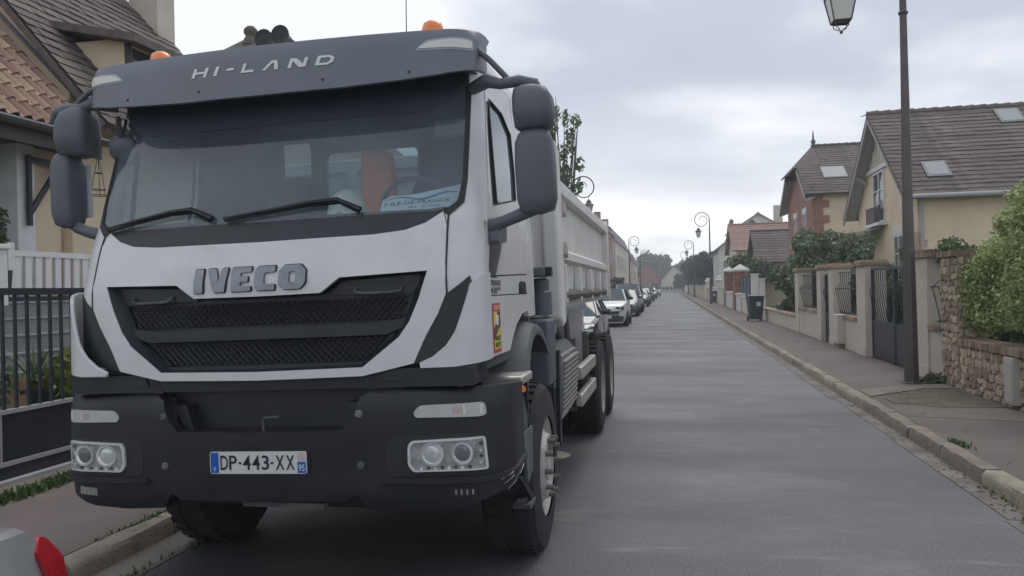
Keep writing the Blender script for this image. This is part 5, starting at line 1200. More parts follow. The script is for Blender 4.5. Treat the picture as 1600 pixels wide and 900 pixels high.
# ------------------------------------------------------------------ right side: walls, gates, hedge
WX = 3.95
def stone_mesh(seed, w, h, d=.07):
    rg = random.Random(seed); n = 8; mb = MB(); pts = []
    for i in range(n):
        t = 2*pi*i/n+rg.uniform(-.3, .3); c_, s_ = cos(t), sin(t)
        k = 1/max(abs(c_), abs(s_))**.6*rg.uniform(.80, 1.02)
        pts.append((w/2*c_*k*.98, h/2*s_*k*.98))
    for x, sc in ((.03, 1.0), (-d*.7, .98), (-d, .90)):
        mb.v += [(x+(rg.uniform(-.008, .008) if x < 0 else 0), y*sc, z*sc) for y, z in pts]
    mb.v.append((-d*rg.uniform(1.02, 1.2), rg.uniform(-.02, .02), 0))
    for k in range(2): mb.f += [(k*n+i, k*n+(i+1) % n, (k+1)*n+(i+1) % n, (k+1)*n+i) for i in range(n)]
    mb.f += [(2*n+i, 2*n+(i+1) % n, 3*n) for i in range(n)]
    return mb.mesh('stone', STONE, smooth=55)
SM_ = [stone_mesh(i, 1, 1, .6) for i in range(9)]
def rubble(parent, ox, oy, y0, y1, z0, z1, face='x', seed=1):
    rg = random.Random(seed); z = z0
    while z < z1-.03:
        h = min(rg.uniform(.06, .14), z1-z); y = y0-rg.uniform(0, .1)
        if z1-z-h < .05: h = z1-z
        while y < y1-.02:
            w = rg.uniform(.08, .22); a = max(y, y0); b = min(y+w, y1)
            if b-a > .04:
                o = link('stone', SM_[rg.randrange(9)], parent)
                c0 = (a+b)/2
                o.location = (ox, c0-oy, z+h/2+rg.uniform(-.03, .03)) if face == 'x' else (c0-ox, oy, z+h/2)
                o.scale = (.04+rg.uniform(-.015, .02), (b-a)*rg.uniform(.92, 1.12), h*rg.uniform(.9, 1.25)); o.rotation_euler = (rg.uniform(-.28, .28), 0, 0 if face == 'x' else pi/2)
            y += w
        z += h
SWL = thing('stone_wall', 'low rubble stone garden wall with brick coping under the hedge', 'wall', (WX, 9.5, .1))
MB().box(.03, .32, -5.5, 2.7, -.05, .64).build('wall_core', MORTAR, SWL)
rubble(SWL, .03, 9.5, 7.2, 12.2, .0, .64, seed=3)
bk = MB().box(-.03, .34, 0, .062, 0, .085).mesh('brick', COPING)
for i in range(110):
    y = 4.4+i*.0705
    if y < 12.18: link('brick', bk, SWL, (random.uniform(-.012, .006), y-9.5, .64+random.uniform(-.004, .006)), (random.uniform(-.03, .03), 0, 0))
PR = thing('stone_pier', 'tall rubble stone pier at the end of the hedge wall', 'pier', (WX, 12.55, .1))
MB().box(.03, .42, -.32, .32, -.05, 1.88).build('pier_core', MORTAR, PR)
rubble(PR, .03, 12.55, 12.22, 12.90, 0, 1.88, seed=5)
rubble(PR, WX, -.33, WX+.03, WX+.42, .74, 1.88, face='y', seed=6)
for i in range(9): link('brick', bk, PR, (random.uniform(-.01, .01)-.01, -.34+i*.0755, 1.88), (0, 0, 0))
BX = thing('meter_box', 'pale grey upright meter box set in the stone wall', 'utility box', (WX-.04, 10.32, .12))
MB().box(-.03, .06, -.12, .12, .05, .60).build('box', mat('meter_grey', (.40, .385, .35), rough=.6, var=.04), BX, bev=.006); MB().box(-.038, -.03, -.10, .10, .08, .57).build('door', mat('meter_door', (.43, .41, .37), rough=.6, var=.04), BX)
def pillar(label, y0, y1, h, m=RENDER_P, x0=WX, x1=WX+.42, cap=COPING):
    P = thing('gate_pillar', label, 'pillar', ((x0+x1)/2, (y0+y1)/2, .08), 0, 'rendered pillars along the right pavement')
    a, b = (x1-x0)/2, (y1-y0)/2
    MB().box(-a, a, -b, b, 0, h).build('shaft', m, P, bev=.008); MB().box(-a-.012, a+.012, -b-.012, b+.012, 0, .22).build('plinth', m, P)
    n = 5
    for i in range(n): MB().box(-a-.06, a+.06, -b-.06+i*(2*b+.12)/n, -b-.06+(i+1)*(2*b+.12)/n-.006, h, h+.065).build('brick', cap, P)
    MB().box(-a-.03, a+.03, -b-.03, b+.03, h+.065, h+.12).build('cap_slab', cap, P)
    return P
def railing(label, y0, y1, h0, h1, sp=.21, wallm=RENDER_P, low=True):
    R = thing('railed_wall', label, 'wall', (WX+.16, (y0+y1)/2, .1), 0, 'low walls with bowed iron railings')
    c0 = (y0+y1)/2
    if low:
        MB().box(-.13, .13, y0-c0, y1-c0, -.05, h0-.08).build('low_wall', wallm, R)
        n = max(1, int((y1-y0)/.23))
        for i in range(n): MB().box(-.17, .17, y0-c0+i*(y1-y0)/n, y0-c0+(i+1)*(y1-y0)/n-.008, h0-.08, h0).build('brick', COPING, R)
    bm_ = bar_mb(h0, h1, .12).mesh('bar', IRON, smooth=60)
    k = int((y1-y0)/sp)
    for i in range(k): link('bar', bm_, R, (0, y0-c0+(i+.5)*(y1-y0)/k, 0))
    for z, dx in ((h1-.02, 0), (h1-.40, -.09), (h0+.05, 0)): MB().box(dx-.012, dx+.012, y0-c0, y1-c0, z-.012, z+.012).build('rail', IRON, R)
    return R
def garden_gate(name, label, y0, y1, leaves, h0, h1, sp=.15):
    R = thing(name, label, 'gate', (WX+.14, (y0+y1)/2, .1)); c0 = (y0+y1)/2; w = (y1-y0)/leaves
    bm_ = bar_mb(h0, h1, .10, .009).mesh('bar', IRON, smooth=60)
    for l in range(leaves):
        a, b = y0-c0+l*w+.02, y0-c0+(l+1)*w-.02
        LF = MB().box(-.02, .02, a+.04, b-.04, .04, h0).build('leaf_panel', IRON, R)
        for z in (.02, h0-.03, h1-.03): MB().box(-.028, .028, a, b, z, z+.05).build('rail', IRON, LF)
        for y in (a, b-.05): MB().box(-.03, .03, y, y+.05, .0, h1).build('stile', IRON, LF)
        k = int((b-a)/sp)
        for i in range(1, k): link('bar', bm_, LF, (0, a+i*(b-a)/k, 0))
    MB().box(-.035, -.02, -.06, .06, h0+.02, h0+.14).build('lock', IRON, R)
    return R
railing('narrow bowed railing between the stone pier and the first pillar', 12.92, 13.5, .86, 1.85)
pillar('pale pillar behind the near lamp post', 13.5, 14.1, 1.93)
garden_gate('driveway_gate', 'dark grey double driveway gate with bars over solid panels', 14.15, 17.5, 2, .74, 1.80)
pillar('pale pillar on the far side of the double gate', 17.55, 18.3, 1.90)
railing('bowed railing on a low wall beyond the double gate', 18.3, 20.8, .78, 1.80)
UB = thing('cabinet', 'pale utility cabinet against the low railing wall', 'utility box', (WX-.04, 19.9, .1))
MB().box(-.10, .10, -.25, .25, .12, .80).build('box', RENDER_P, UB, bev=.01); MB().box(-.08, .1, -.22, .22, 0, .12).build('base', SANDP, UB)
pillar('pale pillar left of the small wicket gate', 20.8, 21.35, 1.92)
garden_gate('wicket_gate', 'small dark wicket gate between two pale pillars', 21.35, 22.45, 1, .74, 1.75)
pillar('pale pillar just beyond the wicket gate', 22.45, 23.0, 1.92)
railing('farther bowed railing between the last two pale pillars', 23.0, 26.2, .80, 1.80)
pillar('last pale pillar before the leafy low wall', 26.2, 26.85, 1.92)
LW = thing('leafy_low_wall', 'low pale wall overgrown with shrubs behind the bin', 'wall', (WX+.15, 31.5, .1))
MB().box(-.13, .13, -4.6, 5.5, -.05, .46).build('wall', RENDER_P, LW); MB().box(-.17, .17, -4.6, 5.5, .46, .53).build('coping', COPING, LW)
for k, (y, h) in enumerate(((37.0, 1.75), (39.6, 2.0), (40.7, 2.0))):
    Pp = thing('white_post', ('slim white post behind the bin', 'white gate post, nearer of a pair', 'white gate post, farther of a pair')[k], 'post', (WX+.12, y, .1))
    MB().box(-.11, .11, -.13, .13, 0, h).build('shaft', WHITEW, Pp); MB().box(-.15, .15, -.17, .17, h, h+.06).build('cap', WHITEW, Pp)
FN = thing('panel_fence', 'blue-grey solid panel fence between the white posts and brick pillar', 'fence', (WX+.3, 45.3, .1))
for i in range(5): MB().box(-.02, .02, -4.4+i*1.72, -2.72+i*1.72, .05, 1.95).build('panel', mat('fence_blue', (.075, .09, .12), rough=.6), FN); 
for i in range(6): MB().box(-.05, .05, -4.48+i*1.72, -4.40+i*1.72, 0, 2.0).build('post', IRON, FN)
def white_wall(label, y0, y1, h, m=WHITEW):
    Wt = thing('garden_wall', label, 'wall', (WX+.1, (y0+y1)/2, .1)); c0 = (y0+y1)/2
    MB().box(-.12, .12, y0-c0, y1-c0, -.05, h).build('wall', m, Wt); MB().box(-.18, .18, y0-c0-.03, y1-c0+.03, h, h+.09).build('coping', WHITEW, Wt)
white_wall('low white wall with pale coping beyond the bin', 41.2, 45.5, .85, CREAM)
white_wall('second low white wall, nearer the brick pillar', 46.3, 49.5, .95)
def brick_pillar(label, y, h, w=.85):
    P = thing('brick_pillar', label, 'pillar', (WX+.42, y, .1), 0, 'brick pillars with white caps')
    MB().box(-w/2, w/2, -w/2, w/2, 0, h).build('core', MORTAR, P)
    bm_ = MB().box(-.0, .02, 0, .20, 0, .075).mesh('brick', BRICK); bm2 = MB().box(0, .20, 0, .02, 0, .075).mesh('brick', BRICK)
    for r in range(int(h/.09)):
        for i in range(4):
            a = -w/2+i*.212+(.05 if r % 2 else 0)
            if a+.2 <= w/2+.02:
                link('brick', bm_, P, (-w/2-.015, a, r*.09+.01)); link('brick', bm2, P, (a, -w/2-.015, r*.09+.01))
    c_ = w/2+.10
    MB().box(-c_, c_, -c_, c_, h, h+.12).build('cap_slab', WHITEW, P)
    MB().add([(-c_, -c_, h+.12), (c_, -c_, h+.12), (c_, c_, h+.12), (-c_, c_, h+.12), (0, 0, h+.48)], [(0, 1, 4), (1, 2, 4), (2, 3, 4), (3, 0, 4)]).build('cap', WHITEW, P)
brick_pillar('nearer red brick pillar with a white pyramid cap', 51.5, 2.35); brick_pillar('farther red brick pillar with a white pyramid cap', 59.5, 2.45); 
white_wall('low white wall between the two brick pillars', 52.6, 58.2, 1.0)
white_wall('bright white low wall past the brick pillars', 61.5, 66, 1.3)
white_wall('cream garden wall farther down the right pavement', 72, 88, 1.25, CREAM)
for k, y in enumerate((70.5, 88.5, 91)):
    Pp = thing('stone_gatepost', ('cream gatepost with round cap near the far bin', 'cream gatepost at the end of the cream wall', 'cream gatepost beyond the cream wall')[k], 'post', (WX+.25, y, .1))
    MB().box(-.22, .22, -.22, .22, 0, 1.9).build('shaft', CREAM, Pp); MB().lathe([(1.9, .30), (2.0, .32), (2.1, .2), (2.25, .18), (2.35, .001)], (0, 0, 0), 'z', 12).build('cap', WHITEW, Pp)
white_wall('pale wall toward the far end of the right side', 93, 130, 1.4, CREAM)
white_wall('last pale wall at the far end of the right side', 132, 200, 1.5, RENDER_P)
LV = thing('left_garden_wall', 'long pale garden wall behind the parked cars', 'wall', (-5.62, 45, .1))
MB().box(-.12, .12, -34, 28, -.05, 1.2).build('wall', RENDER_P, LV); MB().box(-.17, .17, -34, 28, 1.2, 1.28).build('coping', COPING, LV)
# bins
def bin_(label, x, y, rz):
    B = thing('wheelie_bin', label, 'bin', (x, y, .115), rz, 'wheelie bins on the right pavement')
    MB().add([(-.24, -.25, .08), (.24, -.25, .08), (.24, .22, .08), (-.24, .22, .08), (-.31, -.33, 1.0), (.31, -.33, 1.0), (.31, .33, 1.0), (-.31, .33, 1.0)],
             [(3, 2, 1, 0), (4, 5, 6, 7), (0, 1, 5, 4), (1, 2, 6, 5), (2, 3, 7, 6), (3, 0, 4, 7)]).build('body', BINM, B, bev=.02)
    MB().prism([(-.36, 1.0), (-.36, 1.05), (-.1, 1.10), (.3, 1.09), (.38, 1.03), (.38, 1.0)], 'x', -.33, .33).build('lid', BINM, B, bev=.015)
    for sx in (-1, 1): MB().lathe([(-.03, .02), (-.03, .10), (.03, .10), (.03, .02)], (sx*.25, .24, .10), 'x', 14).build('wheel', CTYRE, B)
    MB().box(-.28, .28, .36, .40, .98, 1.01).build('handle', BINM, B)
    MB().box(.0, .16, -.333, -.325, .62, .80).build('sticker', PALEGL, B)
bin_('dark grey wheelie bin with a white sticker on the right pavement', 3.5, 34.6, .1); bin_('small dark bin far down the right pavement by the cream post', 3.62, 68.5, -.1)
# street lamps
lamp_post('near brown street lamp in front of the double gate', 3.55, 12.95, -1)
for lb, x, y, s in (('street lamp rising past the white gabled house, second on the right', 3.35, 67, -1), ('third street lamp on the right, before the far trees', 3.3, 108, -1), ('farthest street lamp on the right side', 3.3, 142, -1),
                    ('left street lamp with its scroll just above the tipper body', -4.95, 42.5, 1), ('second left street lamp beside the cream building', -4.5, 95, 1), ('farthest left street lamp near the street end', -4.5, 133, 1)):
    lamp_post(lb, x, y, s)
# ------------------------------------------------------------------ houses on the right
H, cx_, cy_ = gable_house('beige_house', 'beige gabled house with brown tiled roof and two skylights on the right', 7.45, 19, 26.2, 33.8, 4.55, 7.5, 'x', RENDER, ROOFBR, over=.45, verge=.5, d=.25)
def hb(n, x0, x1, y0, y1, z0, z1, m, parent=None, **k): return MB().box(x0-cx_, x1-cx_, y0-cy_, y1-cy_, z0, z1).build(n, m, parent or H, **k)
for s in (-1, 1):   # wide barge boards and soffit
    y_e = cy_+s*4.25; z_e = 4.55-.776*.45
    MB().add([(6.96-cx_, s*4.27, z_e-.02), (6.96-cx_, 0, 7.47), (6.96-cx_, 0, 7.22), (6.96-cx_, s*4.27, z_e-.27), (7.02-cx_, s*4.27, z_e-.02), (7.02-cx_, 0, 7.47), (7.02-cx_, 0, 7.22), (7.02-cx_, s*4.27, z_e-.27)],
             [(0, 1, 2, 3), (4, 5, 6, 7), (0, 1, 5, 4), (3, 2, 6, 7), (0, 3, 7, 4)]).build('barge_board', GREYBOARD, H)
    MB().add([(7.0-cx_, s*4.2, z_e-.12), (7.0-cx_, 0, 7.36), (7.44-cx_, 0, 7.36), (7.44-cx_, s*4.2, z_e-.12)], [(0, 1, 2, 3)]).build('soffit', GREYBOARD, H)
    MB().tube([(7.0-cx_, s*2.2, 5.62), (7.40-cx_, s*2.2, 5.3)], .06, 6).build('eave_bracket', GREYBOARD, H)
for i in range(9):
    y = cy_-1.6+i*.4; zt = 7.30-.776*abs(y-cy_)
    hb('gable_board', 7.40, 7.445, y-.16, y+.16, 5.75, zt, mat('gable_cream', (.50, .47, .40), rough=.8))
hb('gable_beam', 7.36, 7.45, cy_-2.3, cy_+2.3, 5.60, 5.74, WHITEP)
window(H, (7.45-cx_, 31.3-cy_, 3.75), (0, -1, 0), 1.5, 1.8, (-1, 0, 0), shut=None)
hb('balcony_sill', 7.15, 7.45, 29.5, 31.6, 3.60, 3.70, WHITEP)
for i in range(15): hb('balcony_bar', 7.20, 7.22, 29.6+i*.135, 29.62+i*.135, 3.70, 4.25, IRON)
hb('balcony_rail', 7.19, 7.23, 29.55, 31.55, 4.25, 4.29, IRON)
window(H, (7.45-cx_, 28.7-cy_, 1.5), (0, -1, 0), 1.1, 1.65, (-1, 0, 0)); hb('lintel', 7.40, 7.46, 27.45, 28.85, 3.16, 3.45, WHITEP)
for i in range(11): hb('quoin', 7.44, 7.72 if i % 2 else 7.58, 26.185, 26.55 if i % 2 else 26.75, .4+i*.25, .4+i*.25+.235, mat('tan_brick', (.48, .37, .28), rough=.85, var=.15))
MB().prism([(6.3-cx_, 3.28), (7.45-cx_, 3.55), (7.45-cx_, 3.60), (6.3-cx_, 3.33)], 'y', 30.0-cy_, 33.0-cy_).build('door_canopy', ZINC, H)
MB().cyl((7.55-cx_, 26.12-cy_, .1), (7.55-cx_, 26.12-cy_, 4.2), .05, n=8).build('downpipe', GREYBOARD, H)
MB().tube([(6.95-cx_, -4.30, 4.16), (19.4-cx_, -4.30, 4.16)], .07, 8).build('gutter', GREYBOARD, H)
def skylight(H, x0, x1, y0, y1, cx_, cy_, zf):
    up = .075
    def c4(d, lift): return [(x0-d-cx_, y0-d-cy_, zf(y0-d)+lift), (x1+d-cx_, y0-d-cy_, zf(y0-d)+lift), (x1+d-cx_, y1+d-cy_, zf(y1+d)+lift), (x0-d-cx_, y1+d-cy_, zf(y1+d)+lift)]
    S = MB(); S.add(c4(.06, 0)+c4(.06, up), [(0, 1, 2, 3), (4, 5, 6, 7), (0, 1, 5, 4), (1, 2, 6, 5), (2, 3, 7, 6), (3, 0, 4, 7)]); So = S.build('skylight', IRON, H)
    P = MB(); P.add(c4(-.01, up+.006), [(0, 1, 2, 3)]); P.build('pane', SKYL, So)
zf1 = lambda y: 4.55+.776*(y-26.2)+.02
skylight(H, 7.9, 8.5, 26.5, 27.1, cx_, cy_, zf1); skylight(H, 10.95, 11.6, 29.05, 29.7, cx_, cy_, zf1)
H, cx_, cy_ = gable_house('brick_house', 'red brick and beige house with half-hipped roof and finial on the right', 7.6, 18, 44.2, 53.0, 6.6, 9.5, 'x', RENDER, ROOFBR, over=.5, verge=.55, d=.29, vl=-.7)
for ch in list(H.children):
    if ch.name.startswith('wall'): bpy.data.objects.remove(ch)
hw_ = MB().prism([(-4.4, 0), (4.4, 0), (4.4, 6.6), (2.0, 8.02), (-2.0, 8.02), (-4.4, 6.6)], 'x', 7.6-cx_, 8.5-cx_).prism([(-4.4, 0), (4.4, 0), (4.4, 6.6), (0, 9.38), (-4.4, 6.6)], 'x', 8.5-cx_, 18-cx_).build('wall', RENDER, H)
hb('brick_front', 7.50, 7.60, 44.15, 53.05, 0, 6.9, BRICKW)
MB().prism([(-4.4, 6.6), (4.4, 6.6), (2.0, 7.9), (-2.0, 7.9), (-4.4, 6.6)], 'x', 7.52-cx_, 7.59-cx_).build('brick_gable', BRICKW, H)
for i in range(15): hb('quoin', 7.46, 8.3 if i % 2 else 8.0, 44.12, 44.3, .4+i*.4, .4+i*.4+.36, BRICKW)
for y in (46.2, 49.4):
    window(H, (7.5-cx_, y+1.0-cy_, 3.9), (0, -1, 0), 1.0, 1.6, (-1, 0, 0)); hb('lintel', 7.44, 7.5, y-.15, y+1.15, 5.5, 5.8, WHITEP)
    window(H, (7.5-cx_, y+1.0-cy_, 1.2), (0, -1, 0), 1.0, 1.7, (-1, 0, 0)); hb('lintel', 7.44, 7.5, y-.15, y+1.15, 2.9, 3.2, WHITEP)
e_ = 6.6-.659*.5; yt = -4.9+(8.1-e_)/.659
slope(H, (7.05-cx_, -4.9, e_), (1, 0, 0), (0, 1, .659), 1.24, (yt+4.9)*1.1976, ROOFBR, d=.34)
slope(H, (7.05-cx_, 4.9, e_), (1, 0, 0), (0, -1, .659), 1.24, (yt+4.9)*1.1976, ROOFBR, d=.34)
MB().add([(6.85-cx_, yt-.15, 7.98), (6.85-cx_, -yt+.15, 7.98), (8.31-cx_, 0, 9.58), (8.31-cx_, yt, 8.16), (8.31-cx_, -yt, 8.16), (6.85-cx_, yt-.15, 7.86), (6.85-cx_, -yt+.15, 7.86)], [(0, 1, 2), (0, 2, 3), (1, 4, 2), (0, 5, 6, 1)]).build('half_hip', ROOFBR, H)
for s in (-1, 1):
    MB().add([(7.03-cx_, s*4.95, 6.2), (7.03-cx_, s*2.1, 8.05), (7.03-cx_, s*2.1, 7.75), (7.03-cx_, s*4.95, 5.9), (7.55-cx_, s*4.9, 6.05), (7.55-cx_, s*2.1, 7.9)], [(0, 1, 2, 3), (3, 2, 5, 4)]).build('barge_board', GREYBOARD, H)
MB().lathe([(0, .16), (.15, .10), (.3, .14), (.42, .06), (.8, .03), (1.0, .001)], (8.35-cx_, 0, 9.5), 'z', 10).build('finial', ROOFBR, H)
zf2 = lambda y: 6.6+.659*(y-44.2)+.02
skylight(H, 8.3, 9.4, 45.1, 46.1, cx_, cy_, zf2)
an = thing('tv_antenna', 'thin television aerial on the ridge of the brick house', 'antenna', (11.3, 48.6, 9.45)); MB().cyl((0, 0, 0), (0, 0, 1.9), .025, n=6).build('mast', IRON, an); MB().tube([(-.35, 0, 1.6), (.25, 0, 1.75)], .02, 5).tube([(-.2, -.3, 1.65), (-.2, .3, 1.65)], .015, 5).tube([(0, -.2, 1.2), (.3, .2, 1.2)], .015, 5).build('aerial', IRON, an)
H, cx_, cy_ = gable_house('low_house', 'low outbuilding with brown tiled roof beside the brick house', 6.3, 10, 57.5, 64, 3.4, 5.5, 'x', RENDER_P, ROOFBR, d=.36)
H, cx_, cy_ = gable_house('orange_roof_house', 'cream house with orange-brown tiled roof farther down the right', 6.0, 12, 74, 83, 4.9, 7.3, 'x', CREAM, ROOFRD, d=.42)
window(H, (7.2-cx_, 74-cy_, 2.3), (1, 0, 0), .9, 1.3, (0, -1, 0)); window(H, (6.0-cx_, 79-cy_, 2.3), (0, -1, 0), 1.0, 1.4, (-1, 0, 0))
H, cx_, cy_ = gable_house('white_house', 'white gabled house with dark slate roof far on the right', 6.0, 14, 100, 112, 6.2, 9.3, 'y', WHITEW, SLATE, d=.6)
window(H, (8-cx_, 100-cy_, 3), (1, 0, 0), .9, 1.3, (0, -1, 0))
H, cx_, cy_ = gable_house('back_house', 'pale gable peeking above the orange roof on the right', 9.2, 16.5, 120, 130, 9.6, 11.9, 'y', WHITEW, ROOFRD, d=.6)
MB().box(2.6, 3.8, -2, -1, 10, 13.2).build('chimney', RENDER_P, H)
# ------------------------------------------------------------------ left row and the far end
def block(name, label, x0, x1, y0, y1, h, wall, roof, mans=1.8, wins=()):
    B = thing(name, label, 'building', ((x0+x1)/2, (y0+y1)/2, 0)); a, b = (x1-x0)/2, (y1-y0)/2
    MB().box(-a, a, -b, b, 0, h).build('wall', wall, B); MB().box(-a-.15, a+.2, -b-.15, b+.15, h, h+.2).build('cornice', GREYBOARD, B)
    MB().add([(-a, -b, h+.2), (a, -b, h+.2), (a, b, h+.2), (-a, b, h+.2), (-a+.7, -b+.7, h+mans), (a-.7, -b+.7, h+mans), (a-.7, b-.7, h+mans), (-a+.7, b-.7, h+mans)],
             [(0, 1, 5, 4), (1, 2, 6, 5), (2, 3, 7, 6), (3, 0, 4, 7), (4, 5, 6, 7)]).build('roof', roof, B)
    MB().box(a-1.6, a-.9, -b+.3, -b+1.6, h, h+mans+.9).build('chimney', BRICKW, B)
    for (y, z, w, hh) in wins: window(B, (a, y-w/2, z), (0, 1, 0), w, hh, (1, 0, 0), shut=GREYBOARD)
    return B
block('mansard_house', 'house with dark mansard roof just above the tipper body', -14, -6.8, 56, 68, 6.6, CREAM, SLATE, 1.9, [(-3, 3.6, 1, 1.6), (1, 3.6, 1, 1.6)])
block('grey_house', 'grey-beige house with tall windows behind the white crossover', -14, -6.5, 77, 90, 7.2, RENDER_P, ROOFDK, 1.6, [(-4, 3.8, 1.1, 1.8), (0, 3.8, 1.1, 1.8), (4, 3.8, 1.1, 1.8), (-4, .9, 1.1, 2), (0, .9, 1.1, 2)])
block('brown_house', 'narrow brown house squeezed between grey and cream buildings', -13, -6.7, 92, 98, 8.0, BRICKW, ROOFRD, 1.5, [(0, 4.4, 1, 1.6)])
block('cream_house', 'cream building with dark roof and balcony at the left', -14, -6.4, 100, 135, 7.4, CREAM, SLATE, 1.9, [(-13, 4, 1.2, 1.8), (-8, 4, 1.2, 1.8), (-2, 4, 1.2, 1.8), (5, 4, 1.2, 1.8)])
block('far_left_house', 'dim far house closing the left row', -14, -6.2, 142, 165, 6.0, RENDER_P, ROOFBR, 2.0, [(-6, 3, 1.2, 1.6), (0, 3, 1.2, 1.6)])
H, cx_, cy_ = gable_house('end_house', 'brown roofed house closing the end of the street', -10, -2, 222, 232, 4.2, 7.9, 'y', BRICKW, ROOFRD, d=.8)
window(H, (-5-cx_, 222-cy_, 1.2), (1, 0, 0), 1.6, 1.6, (0, -1, 0))
H, cx_, cy_ = gable_house('end_house', 'beige gabled house at the street end, right of the brown roof', -2, 5, 219, 229, 3.6, 7.3, 'y', CREAM, ROOFDK, d=.8)
window(H, (3-cx_, 219-cy_, 3.0), (1, 0, 0), 1.2, 1.5, (0, -1, 0))
EF = thing('end_fence', 'pale fence with dark gaps across the street end', 'fence', (0, 214.5, 0))
MB().box(-9, 9, -.1, .1, 0, .7).build('low_wall', RENDER_P, EF)
for i in range(19): MB().box(-9+i*1.0, -8.75+i*1.0, -.12, .12, .7, 1.6).build('post', WHITEW, EF)
MB().box(-9, 9, -.03, .03, .7, 1.5).build('panel', IRON, EF)
# ------------------------------------------------------------------ trees and shrubs
def tree(name, label, x, y, h, blobs, n, size, m, seed, trunk_r=.15, cat='tree', limbs=5, group=None):
    T = thing(name, label, cat, (x, y, 0), 0, group); rg = random.Random(seed)
    mb = MB(); mb.tube([(0, 0, 0), (.03*h*.1, 0, h*.3), (-.02*h*.2, .03, h*.6), (0, 0, h*.85)], [trunk_r, trunk_r*.8, trunk_r*.5, trunk_r*.15], 8)
    for i in range(limbs):
        a = rg.random()*6.28; z0 = h*rg.uniform(.25, .55); b = blobs[rg.randrange(len(blobs))]
        mb.tube([(0, 0, z0), (b[0]*.5+.1*cos(a), b[1]*.5+.1*sin(a), (z0+b[2])/2), (b[0], b[1], b[2])], [trunk_r*.45, trunk_r*.3, trunk_r*.1], 6)
    mb.build('trunk', BARK, T, smooth=50)
    link('crown', leaf_mesh('crown', blobs, n, size, m, seed), T)
    return T
def rblobs(seed, n, cx, cy, cz, sx, sy, sz, r0, r1):
    rg = random.Random(seed); return [(cx+rg.uniform(-sx, sx), cy+rg.uniform(-sy, sy), cz+rg.uniform(-sz, sz), *(lambda r: (r, r, r*rg.uniform(.75, 1.1)))(rg.uniform(r0, r1))) for _ in range(n)]
# conifer hedge over the stone wall
HG = thing('conifer_hedge', 'big feathery light green conifer hedge leaning over the stone wall', 'hedge', (5.2, 10, .1))
rg = random.Random(2); bl = []
for i in range(120):
    y = rg.uniform(-3.6, 2.55); top = 2.55+.20*sin(y*2.3)-.42*max(0, y-1.2); z = rg.uniform(.92, top-.2)
    r = rg.uniform(.22, .42); bl.append((-1.2+r+rg.uniform(-.14, .10 if i % 3 else 1.0)+.10*max(0, z-2.2)+.10*max(0, y-1.6), y, z, r, r, r*.8))
link('crown', leaf_mesh('crown', bl, 110000, .032, L_THUJA, 4, .45, 1.7, .2), HG)
MB().tube([(.4, -2, 0), (.4, -2, 2.2)], .08, 6).tube([(.4, 0, 0), (.4, 0, 2)], .08, 6).build('trunk', BARK, HG)
def shrub(name, label, blobs, n, size, m, seed, base, cat='shrub'):
    T = thing(name, label, cat, (base[0], base[1], .1))
    link('foliage', leaf_mesh('foliage', [(b[0]-base[0], b[1]-base[1], b[2]-.1, *b[3:]) for b in blobs], n, size, m, seed, .3), T)
    mb = MB(); rg = random.Random(seed)
    for i in range(6):
        b = blobs[rg.randrange(len(blobs))]; mb.tube([(rg.uniform(-.2, .2), rg.uniform(-.2, .2), 0), ((b[0]-base[0])*.6, (b[1]-base[1])*.6, b[2]*.6), (b[0]-base[0], b[1]-base[1], b[2])], [.04, .025, .01], 5)
    mb.build('stems', BARK, T)
shrub('garden_shrub', 'loose grey-green shrub in front of the brick house', rblobs(3, 26, 5.2, 27.2, 2.3, .85, 1.8, .75, .35, .6), 9000, .10, leafmat('grey_leaf', (.16, .20, .13)), 3, (5.2, 27.2))
shrub('garden_shrub', 'dark leafy shrub spilling over the low wall near the bin', rblobs(5, 24, 4.75, 31.5, 1.25, .45, 3.6, .7, .35, .6), 9000, .10, L_DARK, 5, (4.8, 31.5))
shrub('garden_shrub', 'dark green shrubs showing through the double gate', rblobs(8, 26, 5.7, 16.6, 1.3, .7, 2.6, .7, .35, .6), 9000, .085, L_DARK, 8, (5.6, 16.5))
shrub('garden_shrub', 'dark green shrub behind the bowed railings', rblobs(9, 24, 5.1, 21.5, 1.3, .35, 3.4, .5, .35, .55), 8000, .085, L_DARK, 9, (5.1, 21.5))
shrub('climbing_vine', 'bright leafy climber on top of the pier and pillar', rblobs(10, 16, 4.45, 14.4, 2.02, .25, 1.7, .12, .13, .24), 3000, .06, L_MID, 10, (4.5, 14.2), 'climber')
shrub('garden_shrub', 'round green bush behind the brick pillars', rblobs(11, 14, 6.2, 60, 2.4, 1.2, 5, .7, .6, 1.0), 5000, .16, L_DARK, 11, (6.2, 60))
shrub('weed_clump', 'small leafy clump at the foot of the first pillar', rblobs(12, 6, 3.84, 13.0, .17, .08, .28, .03, .05, .10), 450, .05, L_MID, 12, (3.84, 13.0), 'weeds')
shrub('garden_shrub', 'low bush at the foot of the cream building', rblobs(13, 10, -6.0, 92, 1.6, .4, 6, .5, .6, .9), 3000, .2, L_FAR, 13, (-6.0, 92))
tree('young_tree', 'slim upright young tree rising behind the tipper body', -5.05, 40, 10.6, [(rg.uniform(-.75, .75)*(1-abs(k-7)*.02), rg.uniform(-.8, .8), 5.0+k*.42, .26, .26, .42) for k in range(14) for _ in range(2)], 1150, .15, leafmat('young_leaf', (.13, .18, .09)), 21, .11, limbs=16)
tw = bpy.data.objects['young_tree']; mb = MB()
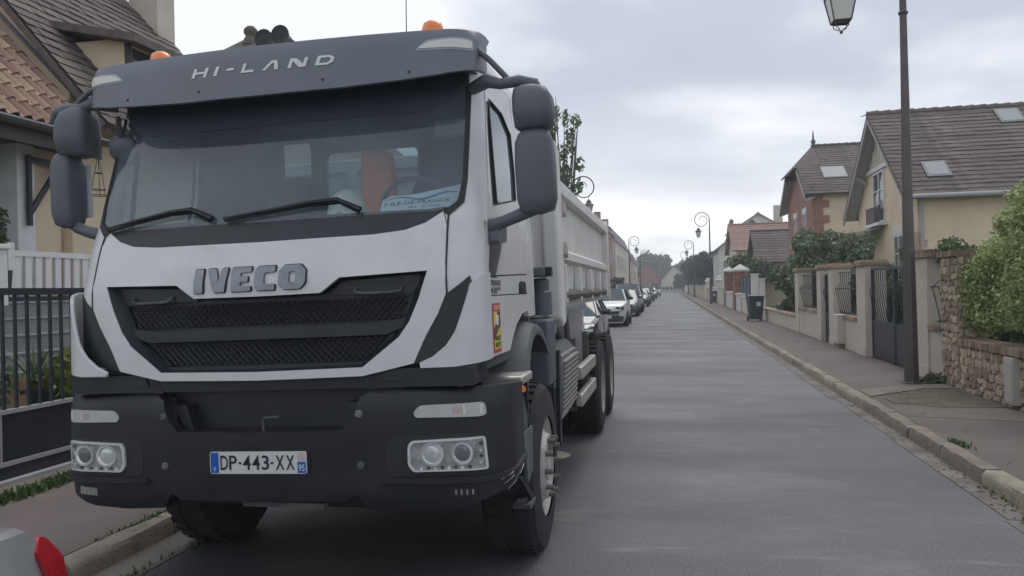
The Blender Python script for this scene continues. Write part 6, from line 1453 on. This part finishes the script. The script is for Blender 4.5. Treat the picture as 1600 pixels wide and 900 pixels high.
for i in range(9):
    a = i*.7; x = .75*cos(a); y = .6*sin(a); t = 8.2+.38*(i % 5)+ (1.2 if i % 3 == 0 else 0)
    mb.tube([(0, 0, 4.2+.2*i), (x*.6, y*.6, 6.2), (x*.95, y, t), (x*1.1, y*1.1, t+1.0)], [.05, .04, .025, .01], 5)
mb.build('branches', BARK, tw)
tree('far_tree', 'dark round tree beyond the brick pillars on the right', 6.6, 128, 6.5, rblobs(31, 14, 0, 0, 4.6, 2.2, 3, 1.4, 1.2, 1.9), 5000, .3, L_FAR, 31, .2)
tree('far_tree', 'dark bushy tree far down the right pavement', 5.6, 150, 6.5, rblobs(32, 14, 0, 0, 4.4, 1.6, 4, 1.6, 1.2, 1.9), 5000, .3, L_FAR, 32, .2)
tree('far_tree', 'hazy tree leaning over the far right lamps', 6.5, 178, 8, rblobs(33, 14, 0, 0, 4.8, 2, 5, 2, 1.4, 2.2), 4500, .35, L_FAR, 33, .2)
tree('conifer', 'pointed dark conifer top beside the white gable', 10.2, 135, 11.5, [(0, 0, 3+k*1.2, 1.9-k*.22, 1.9-k*.22, 1.0) for k in range(8)], 3500, .3, L_FAR, 34, .2)
tree('far_tree', 'round green tree at the street end by the beige gable', 3.6, 210, 4.5, rblobs(35, 10, 0, 0, 2.9, 1.6, 1, .8, 1.0, 1.5), 3000, .3, L_FAR, 35, .2)
tree('far_tree', 'dome shaped tree standing above the end houses', -6, 290, 13, rblobs(36, 16, 0, 0, 9.5, 4.5, 3, 1.6, 2.4, 3.4), 5000, .6, L_FAR, 36, .3)
tree('far_tree', 'broad low tree right of the dome shaped tree', 6, 300, 10, rblobs(37, 18, 0, 0, 7.2, 8, 3, 1.2, 2.0, 3.0), 5000, .6, L_FAR, 37, .3)
tree('far_tree', 'small tree at the left street end', -9.5, 205, 6.5, rblobs(38, 12, 0, 0, 4.3, 1.6, 2, 1.2, 1.2, 1.8), 3500, .35, L_FAR, 38, .2)
wl = MB(); 
wood = leaf_mesh('distant_wood', rblobs(41, 60, 0, 335, 4, 130, 12, 2, 4, 6), 12000, 1.4, L_FAR, 41); o = link('distant_wood', wood); tag(o, 'dim band of trees along the horizon', 'wood', kind='stuff')
# ------------------------------------------------------------------ haze
hm = bpy.data.materials.new('haze'); hm.use_nodes = True; t = hm.node_tree; t.nodes.clear()
pv = N(t, 'ShaderNodeVolumePrincipled'); pv.inputs['Color'].default_value = (.92, .96, 1.0, 1); pv.inputs['Density'].default_value = 0.0015
oo = N(t, 'ShaderNodeOutputMaterial'); t.links.new(pv.outputs[0], oo.inputs['Volume'])
hz_ = MB().box(-170, 170, -25, 360, -1.2, 15.5).build('haze', hm); tag(hz_, 'thin pale haze filling the air of the street', 'haze', kind='stuff')
